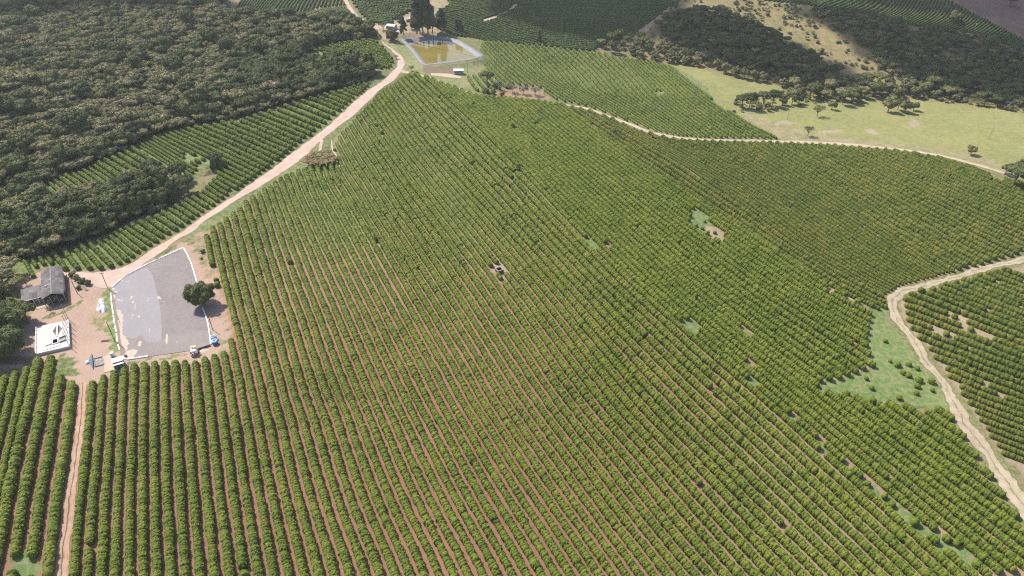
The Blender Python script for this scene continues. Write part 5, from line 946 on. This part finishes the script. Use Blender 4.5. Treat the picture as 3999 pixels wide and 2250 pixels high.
for k, (u_, v_) in enumerate([(268,1249),(270,1271),(271,1292),(271,1313),(272,1336),(273,1355)]):
    p = g1(u_, v_); t = thing('timber_pole', f'{NTH[k]} tall thin timber pole from the back along the platform edge', 'pole', p.tolist(), 0, 'timber poles along the platform')
    q = MB(); q.tube([(0, 0, -.2), (.05, .02, 3.5), (.08, -.02, 7.4)], [.13, .11, .085], 7); q.build('shaft', M_POLE, t); q = MB(); q.lathe([(.22, -.2), (.2, .8), (.14, .85)], (0, 0, 0), 8); q.build('footing', M_CONC, t)
# ---- small white-roofed shed on its pad, with the box, the pit and the blue grate
C4 = at_height([(433,1399),(475,1387),(483,1416),(440,1424)], 3.0); cs = C4.mean(0); dx_ = (C4[1]-C4[0]); angs = math.atan2(dx_[1], dx_[0]); ws = np.linalg.norm(C4[1]-C4[0])
shed = thing('machine_shed', 'small white-roofed pump shed beside the lower corner of the drying yard', 'shed', (cs[0], cs[1], -.2), angs); hw2 = ws/2
q = MB(); q.box((0, .25, 3.25), (ws, 2.5, .10)); q.build('roof', M_WHITE, shed); q = MB(); q.box((.05, -1.75, 2.75), (ws-.1, .75, .08)); q.build('lower_roof', M_WHITE, shed)
for sx in (-1, 1):
    for sy in (1.3, -1.9): q = MB(); q.box((sx*(hw2-.2), sy, 1.55 if sy > 0 else 1.35), (.16, .16, 3.2 if sy > 0 else 2.7)); q.build('post', M_WHITE, shed)
q = MB(); q.box((0, 1.2, 1.6), (ws-.4, .12, 3.2)); q.build('back_wall', M_WALL, shed); q = MB(); q.box((-hw2+.15, -.2, 1.4), (.12, 2.7, 2.8)); q.build('side_wall', M_WALL, shed); q = MB(); q.box((0, -.4, .08), (ws+.3, 4.0, .3)); q.build('floor', M_CONC, shed)
for k in range(2): q = MB(); q.lathe([(.45, .2), (.48, 1.2), (.3, 1.45), (.1, 1.5)], (-.75+1.2*k, -1.2, 0), 12); q.build('pump_drum', M_METAL, shed)
q = MB(); q.box((1.2, -.3, .8), (.8, 1.2, 1.1), bevel=.05); q.build('motor', M_DARK2, shed)
pd = G([(403,1393),(434,1384),(449,1447),(408,1456)]); b = MB(); b.prism([tuple(p[:2]-pd.mean(0)[:2]) for p in pd], -.3, .18); tag(b.build('concrete_pad', M_SAND, None, (pd.mean(0)[0], pd.mean(0)[1], -.2)), 'bare beige concrete pad beside the white-roofed pump shed', 'concrete pad')
p = g1(441,1392); t = thing('white_cabinet', 'white metal cabinet standing behind the pump shed', 'cabinet', p.tolist(), angs); q = MB(); q.box((0, 0, .9), (1.3, 1.0, 1.8), bevel=.03); q.build('body', M_WHITE, t); q = MB(); q.box((0, -.515, .9), (.55, .03, 1.5)); q.build('door', M_WALL, t)
pt = G([(368,1403),(401,1394),(407,1424),(372,1433)]); ptc = pt.mean(0); t = thing('settling_pit', 'shallow open concrete pit with floating foam between grate and pad', 'pit', (ptc[0], ptc[1], -.2)); b = MB(); b.poly([(p[0]-ptc[0], p[1]-ptc[1], .12) for p in pt]); b.build('dark_water', plain('pit_water', (0.13, 0.105, 0.10), 0.3, 0.25, 1.0), t)
for i in range(4):
    a0, a1 = pt[i]-ptc, pt[(i+1) % 4]-ptc; dd = a1-a0; q = MB(); q.box(((a0[0]+a1[0])/2, (a0[1]+a1[1])/2, .15), (math.hypot(dd[0], dd[1])+.2, .2, .5), math.atan2(dd[1], dd[0])); q.build('pit_wall', M_CONC, t)
for (u_, v_, r_) in ((379,1408,.5),(393,1406,.4),(375,1420,.3),(397,1421,.35),(390,1414,.3)):
    p = g1(u_, v_)-ptc; q = MB(); q.lathe([(r_, 0), (r_*.9, .05)], (p[0], p[1], .125), 9); q.build('foam', M_SAND, t)
gt4 = [g1(359,1381), g1(366,1413), g1(365,1444), g1(346,1417)]; gc_ = sum(gt4)/4; t = thing('grate_hopper', 'slate-blue barred receiving hopper shaped like a narrow diamond', 'hopper', (gc_[0], gc_[1], -.2)); LG = [Vector((p-gc_)[:2].tolist()+[0]) for p in gt4]
b = MB(); b.poly([up(LG[0], .25), up(LG[1], 1.15), up(LG[3], .25)]); b.poly([up(LG[1], 1.15), up(LG[2], .25), up(LG[3], .25)]); b.poly([up(LG[0], .24), up(LG[1], 1.14), up(LG[1], 0), up(LG[0], 0)]); b.poly([up(LG[1], 1.14), up(LG[2], .24), up(LG[2], 0), up(LG[1], 0)]); b.build('plate', M_SLATE, t)
for k in range(9):
    f_ = .08+.84*k/8; a0 = LG[0].lerp(LG[2], f_); e = LG[0].lerp(LG[3], f_*2) if f_ < .5 else LG[3].lerp(LG[2], f_*2-1); h_ = LG[0].lerp(LG[1], f_*2) if f_ < .5 else LG[1].lerp(LG[2], f_*2-1); zt = .3+.9*(1-abs(f_-.5)*2)
    q = MB(); q.tube([up(e, .3), up(h_, zt+.03)], .05, 4); q.build('bar', M_LBLUE, t)
p = g1(342,1418); q = MB(); q.lathe([(.1, 0), (.55, .05), (.62, .5), (.35, .85), (.1, .9)], (0, 0, 0), 10); tag(q.build('white_sack', M_TARP, None, p.tolist()), 'white bulging sack beside the slate-blue grate', 'sack')
# ---- two blue water tanks, the yellow machine, the low wall
for k, (u_, v_) in enumerate([(836,1326), (841,1343)]):
    p = g1(u_, v_); t = thing('water_tank', ('blue plastic water tank with rumpled cover, further from the camera', 'blue plastic water tank with rumpled cover, nearer to the coffee rows')[k], 'water tank', p.tolist(), 0, 'blue water tanks at the yard corner')
    q = MB(); q.lathe([(.95, -.1), (1.0, .1), (1.12, 1.5), (1.14, 1.55)], (0, 0, 0), 18); q.build('tank_body', M_BLUE, t)
    V = [(0, 0, 1.86)]+[(rr*math.cos(a), rr*math.sin(a), zz+RNG.normal(0, .07)) for rr, zz in ((.5, 1.8), (.9, 1.72), (1.2, 1.5), (1.18, 1.36)) for a in np.arange(20)*.31416]; T = [(0, 1+i, 1+(i+1) % 20) for i in range(20)]; Q = [(1+20*j+i, 1+20*j+(i+1) % 20, 1+20*(j+1)+(i+1) % 20, 1+20*(j+1)+i) for j in range(3) for i in range(20)]
    link('cover', raw_mesh('cover', V, T, Q, M_LBLUE), t)
p = g1(762,1382); t = thing('coffee_huller', 'tall yellowish and white coffee hulling machine at the edge of the drying yard', 'machine', p.tolist(), .25)
for x_ in (-.9, .9):
    for y_ in (-1.2, 1.2): q = MB(); q.box((x_, y_, 1.2), (.12, .12, 2.6)); q.build('leg', M_RUST, t)
q = MB(); q.box((0, 0, 1.9), (1.9, 2.5, .9), bevel=.08); q.build('body', M_WHITE, t)
for x_ in (-.5, .5): q = MB(); q.lathe([(.2, 2.3), (.48, 3.0), (.55, 3.1), (.45, 3.12)], (x_, .6, 0), 10); q.build('hopper', M_YEL, t)
q = MB(); q.tube([(.2, -.6, 2.3), (.3, -1.6, 1.2), (.35, -2.6, .2)], .2, 6); q.build('chute', M_RUST, t); q = MB(); q.tube([(-1.2, -.4, 1.1), (-1.0, -.4, 1.1)], .6, 14); q.build('flywheel', M_DARK2, t); q = MB(); q.box((-.6, -1.5, .7), (.8, .7, .8), bevel=.04); q.build('motor', M_GREY, t); q = MB(); q.tube([(.9, -1.3, .1), (1.3, -2.2, 1.5)], .07, 5); q.build('ladder', M_WOOD, t)
w0, w1, w2 = g1(775,1382), g1(775,1366), g1(822,1351); cw = (w0+w1+w2)/3; t = thing('low_wall', 'low dark block wall enclosing a patch of sand beside the hulling machine', 'wall', (cw[0], cw[1], -.2))
for a0, a1 in ((w0, w1), (w1, w2)): dd = a1-a0; q = MB(); q.box((((a0+a1)/2-cw)[0], ((a0+a1)/2-cw)[1], .35), (math.hypot(dd[0], dd[1]), .25, .8), math.atan2(dd[1], dd[0])); q.build('wall_run', M_BRICK, t)
q = MB(); p = g1(795,1374)-cw; q.lathe([(1.9, 0), (1.2, .22), (.4, .4)], (p[0], p[1], .0), 9); q.build('sand_heap', M_SAND, t)
p = g1(491,1393); t = thing('feed_bin', 'small dark bin on the pale spill at the yard corner', 'bin', (p[0], p[1], -.05), .3); q = MB(); q.box((0, 0, .35), (.8, .6, .7), bevel=.04); q.build('body', M_DARK2, t); q = MB(); q.box((0, 0, .73), (.86, .66, .05)); q.build('lid', M_SLATE, t)
# ---- brick well among the rows
t = thing('brick_well', 'square open brick cistern in a bare gap among the coffee rows', 'well', (_well[0], _well[1], ground(_well[0], _well[1]).z), .55)
bw, bl_, bh = 1.25, .32, .19; bm_ = MB().box((0, 0, 0), (bl_*1.0-.015, .2, bh-.02)).mesh('brick', M_BRICK); bm2 = MB().box((0, 0, 0), (bl_-.015, .2, bh-.02)).mesh('brick', plain('brown_brick', (0.20, 0.13, 0.10), 0.9, 0.25, 2.5))
q = MB()
for sx, sy in ((1, 0), (-1, 0), (0, 1), (0, -1)): q.box((sx*(bw-.02), sy*(bw-.02), .72), (.12 if sx else 2*bw-.1, .12 if sy else 2*bw-.1, 1.5))
q.build('core', M_BRICK, t)
for j in range(8):
    for side in range(4):
        for i in range(8):
            s_ = -bw+bl_*(i+.5)+(.08 if j % 2 else -.08); xy_ = [(s_, -bw), (bw, s_), (-s_, bw), (-bw, -s_)][side]; link('brick', random.choice((bm_, bm2)), t, (xy_[0]*1.02, xy_[1]*1.02, .08+bh*j), (0, math.pi/2, 0, math.pi/2)[side])
q = MB()
for side in range(4):
    a = side*math.pi/2; q.box((math.cos(a)*bw, math.sin(a)*bw, 1.59), (.34, 2*bw+(.34 if side % 2 else -.34), .08), a)
q.build('coping', M_CONC, t); q = MB(); q.box((0, 0, .3), (2*bw-.2, 2*bw-.2, .1)); q.build('bottom', M_DARK2, t)
# ---- shelter by the pond
C4 = at_height([(1769,268),(1808,267),(1811,284),(1773,286)], 2.4-1.5+float(height(G([(1790,295)])[:, :2])[0])+1.5); cs = C4.mean(0); ws = np.linalg.norm(C4[1]-C4[0]); gz = float(height([cs[:2]])[0])
sh = thing('pond_shelter', 'white flat-roofed shelter below the pond bank with dark tank beneath', 'shelter', (cs[0], cs[1], gz), -.03); hh = ws/2
q = MB(); q.box((0, .6, 2.75), (ws, 4.2, .12)); q.build('roof', M_WHITE, sh)
for sx in (-1, 1):
    for sy in (-1.1, 2.3): q = MB(); q.box((sx*(hh-.25), sy, 1.3), (.18, .18, 2.9)); q.build('post', M_WHITE, sh)
q = MB(); q.box((0, 2.4, 1.3), (ws-.4, .15, 2.7)); q.build('back_wall', M_WALL, sh); q = MB(); q.box((0, .3, .05), (ws+.6, 5.2, .2)); q.build('floor', M_CONC, sh)
q = MB(); q.tube([(-hh+.8, -1.2, .85), (hh-.9, -1.2, .85)], .62, 12); q.build('tank', M_TEAL, sh)
for x_ in (-.9, .9): q = MB(); q.box((x_, -1.2, .2), (.3, 1.1, .3)); q.build('cradle', M_DARK2, sh)
# ---- low grey-blue house behind the round roadside tree
hp = g1(1530,112); house = thing('small_house', 'low pale blue-roofed house half hidden behind the round roadside tree', 'house', hp.tolist(), -.35)
q = MB(); q.box((0, 0, 1.3), (7.5, 5, 2.8)); q.build('wall', M_WALL, house)
M_BLROOF = plain('pale_blue_roof', (0.42, 0.46, 0.55), 0.5, 0.15, 0.6)
for sy in (-1, 1): q = MB(); q.poly([(-4.1, 0, 3.7), (4.1, 0, 3.7), (4.1, sy*2.9, 2.65), (-4.1, sy*2.9, 2.65)]); q.poly([(-4.1, 0, 3.62), (4.1, 0, 3.62), (4.1, sy*2.9, 2.57), (-4.1, sy*2.9, 2.57)]); q.build('roof', M_BLROOF, house)
for x_ in (-2, 1.8): q = MB(); q.box((x_, -2.52, 1.5), (1.0, .06, .9)); q.build('window', M_DARK2, house)
q = MB(); q.box((0, -2.52, 1.05), (.9, .06, 2.1)); q.build('door', M_WOOD, house)
for k, (u_, v_) in enumerate([(1555,124), (1562,128), (1548,128)]):
    p = g1(u_, v_); q = MB(); q.lathe([(.1, 0), (1.0, .05), (.9, .7), (.3, 1.05)], (0, 0, 0), 9); tag(q.build('white_sack', M_TARP, None, p.tolist()), ('white bagged heap right of the pale-roofed house', 'rightmost white bagged heap near the pond corner', 'white bagged heap in front of the pale-roofed house')[k], 'sack', 'white heaps by the house')
# ---- utility poles
M_UPOLE = plain('pole_timber', (0.13, 0.11, 0.095), 0.85, 0.25, 2.0)
for (u_, v_, h_, arm, lab) in [(422,1127,8.0,1,'dark utility pole where the road meets the grass strip'),(449,1333,9.0,0,'dark utility pole on the grass strip left of the drying yard'),(831,1288,6.2,0,'dark utility pole beside the blue water tanks'),(303,1148,6.5,0,'slim pole between the barn and the plank pile'),(1470,960,7.0,1,'utility pole in a bare gap among the long rows'),
   (2330,505,8.5,1,'left pole among the upper field rows below the crest track'),(2407,531,8.0,1,'right pole among the upper field rows below the crest track'),(2126,372,8.5,1,'wooden pole at the grey brush by the crest track'),(1827,288,7.0,0,'thin pole beside the white pond shelter'),(3074,469,7.5,1,'grey pole on the pasture near the flat-topped tree'),(3861,544,9.0,0,'slanting pole standing alone on the open pasture'),(2705,462,6.0,1,'pole among the rows of the far slope near the pasture')]:
    p = g1(u_, v_); t = thing('utility_pole', lab, 'utility pole', p.tolist(), random.uniform(-.5, .5), 'utility poles'); q = MB(); q.tube([(0, 0, -.3), (0, 0, h_*.5), (.04, 0, h_)], [.17, .15, .12], 7); q.build('shaft', M_UPOLE if v_ > 600 else M_POLE, t)
    if arm:
        q = MB(); q.box((0, 0, h_-.5), (1.7, .12, .14)); ar = q.build('crossarm', M_WOOD, t)
        for x_ in (-.7, 0, .7): q = MB(); q.lathe([(.05, 0), (.09, .08), (.05, .2)], (x_, 0, h_-.43), 6); q.build('insulator', M_CONC, ar)
pA, pB, pC = g1(2126,372), g1(2330,505), g1(2407,531)
for k, (a0, a1) in enumerate(((pA, pB), (pB, pC))):
    q = MB(); a0 = a0+[0, 0, 8.1]; a1 = a1+[0, 0, 8.0]; mid_ = (a0+a1)/2
    for off in (-.6, .6): q.tube([tuple(a0+(a1-a0)*f_+[off, 0, -4*(.02*np.linalg.norm(a1-a0))*f_*(1-f_)]-mid_) for f_ in np.linspace(0, 1, 9)], .02, 3, False)
    tag(q.build('power_line', M_WIRE, None, mid_.tolist()), ('slack power wires between the grey brush pole and the left field pole', 'slack power wires between the two upper field poles')[k], 'power line')
# ---- coffee bushes standing alone
V0b, T0b, C0b = plants_mesh(np.zeros((1, 3)), np.zeros(1), np.array([1.05]), np.array([1.05]), np.array([1.7]), 0, np.array([.5])); bush_me = [raw_mesh('coffee_bush', *plants_mesh(np.zeros((1, 3)), np.zeros(1), np.array([1.05]), np.array([1.05]), np.array([1.75]), 0, np.array([.48]))[:2], None, COFFEE['coffee'], dict(tint=plants_mesh(np.zeros((1, 3)), np.zeros(1), np.array([1.05]), np.array([1.05]), np.array([1.75]), 0, np.array([.48]))[2])) for _ in range(4)]
for (u_, v_, s_, lab) in [(3455,1335,1.0,'solitary coffee bush in the middle of the green wedge'),(3475,1413,.8,'small coffee bush at the left end of the short row on the wedge'),(3503,1430,1.35,'wide coffee bush in the line along the lower green wedge'),(3547,1428,1.1,'coffee bush right of the wide one on the green wedge'),(3580,1442,1.0,'rightmost coffee bush of the upper line on the green wedge'),(3524,1460,1.1,'coffee bush at the head of the short lower line on the wedge'),(3545,1470,1.2,'second coffee bush of the short lower line on the wedge'),(3585,1490,1.4,'large coffee bush of the short lower line on the wedge'),(3635,1495,1.35,'large coffee bush against the worn track by the wedge'),(3580,1513,1.2,'coffee bush below the short lower line on the wedge'),(3577,1540,1.0,'single coffee bush beneath the lower line of the wedge'),(3640,1528,.9,'small coffee bush near the worn track below the wedge'),(3402,1520,1.0,'coffee bush in the gap left of the wedge'),(3305,1540,1.1,'coffee bush at the left foot of the wedge'),(3510,1558,1.2,'coffee bush at the lower edge of the wedge'),(3382,1482,.9,'coffee bush at the tip of a row left of the wedge'),
   (2718,885,.9,'lone bush in the left of the bare green patch'),(2752,868,.8,'lone bush in the upper middle of the bare green patch'),(2798,876,.9,'lone bush in the middle of the bare green patch'),(2742,896,.95,'lone bush in the lower left of the bare green patch'),(2790,912,1.0,'lone bush on the bare soil of the large patch'),(2815,860,.75,'lone bush at the right of the bare green patch'),(3385,1895,1.1,'lone bush in the long thin green band, upper part'),(3480,1975,1.2,'lone bush in the middle of the long thin green band'),(3568,2040,1.2,'lone bush in the lower part of the long thin green band'),(3730,2125,1.3,'lone bush near the right border in the long green band')]:
    p = g1(u_, v_); o = link('coffee_bush', random.choice(bush_me), None, (p[0], p[1], p[2]-.05), random.uniform(0, 6), (s_, s_, s_*random.uniform(.9, 1.05))); tag(o, lab, 'coffee bush', 'coffee bushes standing alone')
# ------------------------------------------------------------------ clouds drifting over the land: they throw the broad soft shadows
m, N, L, B = mat('cloud'); N.remove(B); vol = N.new('ShaderNodeVolumePrincipled'); vol.inputs['Density'].default_value = 0.0042; vol.inputs['Color'].default_value = (1, 1, 1, 1); L.new(vol.outputs[0], N['Material Output'].inputs['Volume']); M_CLOUD = m
M_THIN = m.copy(); M_THIN.name = 'thin_cloud'; next(n for n in M_THIN.node_tree.nodes if n.type == 'PRINCIPLED_VOLUME').inputs['Density'].default_value = 0.0008
def cloud(uvs, label, alt=700, thick=120, m=None):
    P = G(uvs); t = alt/SUN_DIR[2]; c = P.mean(0)+SUN_DIR*t; V, T, b = [], [], 0
    d = P[:, :2]-P[:, :2].mean(0); n = len(P)
    ring = resample(np.r_[d, d[:1]], 49)[:48]; V = []
    lev = [(0.35, -.42), (.75, -.30), (1.0, -.06), (.92, .18), (.68, .42), (.35, .6)]
    for f_, z_ in lev:
        for k, p in enumerate(ring):
            j = 1+.13*math.sin(k*1.3+z_*9)+RNG.normal(0, .05); V.append((p[0]*f_*j, p[1]*f_*j, z_*thick*(1+RNG.normal(0, .15))))
    Q = [(a*48+i, a*48+(i+1) % 48, (a+1)*48+(i+1) % 48, (a+1)*48+i) for a in range(5) for i in range(48)]; V += [(0, 0, -.44*thick), (0, 0, .66*thick)]
    T = [(len(V)-2, (i+1) % 48, i) for i in range(48)]+[(240+i, 240+(i+1) % 48, len(V)-1) for i in range(48)]
    o = link('cloud', raw_mesh('cloud', V, T, Q, m or M_CLOUD, None, True), None, c.tolist()); tag(o, label, kind='stuff'); return o
cloud([(2600,60),(2750,50),(2880,75),(3000,125),(3120,190),(3260,260),(3260,318),(3080,325),(2950,300),(2850,270),(2740,240),(2640,180)], 'drifting cloud over the left hillside woods')
cloud([(3130,20),(3340,50),(3560,90),(3760,130),(4080,190),(4300,330),(4200,430),(3999,400),(3760,372),(3580,330),(3440,250),(3330,150),(3200,75)], 'drifting cloud over the right hillside woods')
cloud([(3700,-60),(4100,-60),(4300,150),(4050,170),(3850,70),(3660,10),(3400,20),(3200,-40)], 'drifting cloud over the ploughed field')
cloud([(-300,-150),(900,-150),(880,20),(600,25),(300,28),(0,40),(-300,60)], 'drifting cloud over the far forest')
cloud([(1900,-80),(2700,-80),(2640,50),(2500,110),(2300,140),(2100,110),(1950,40)], 'drifting cloud over the far coffee block', 700, 70, M_THIN)

# ------------------------------------------------------------------ the air between here and the far fields
m, N, L, B = mat('haze'); N.remove(B); vol = N.new('ShaderNodeVolumePrincipled'); vol.inputs['Density'].default_value = 0.00008; vol.inputs['Color'].default_value = (0.97, 0.97, 0.97, 1); vol.inputs['Anisotropy'].default_value = 0.2; L.new(vol.outputs[0], N['Material Output'].inputs['Volume'])
zlo = float(Z.min())-1.5; zhi = 172.0
q = MB(); q.box((0, 750, (zlo+zhi)/2), (5300, 4700, zhi-zlo)); o = q.build('haze', m); tag(o, 'thin pale haze in the air over the farmland', kind='stuff')
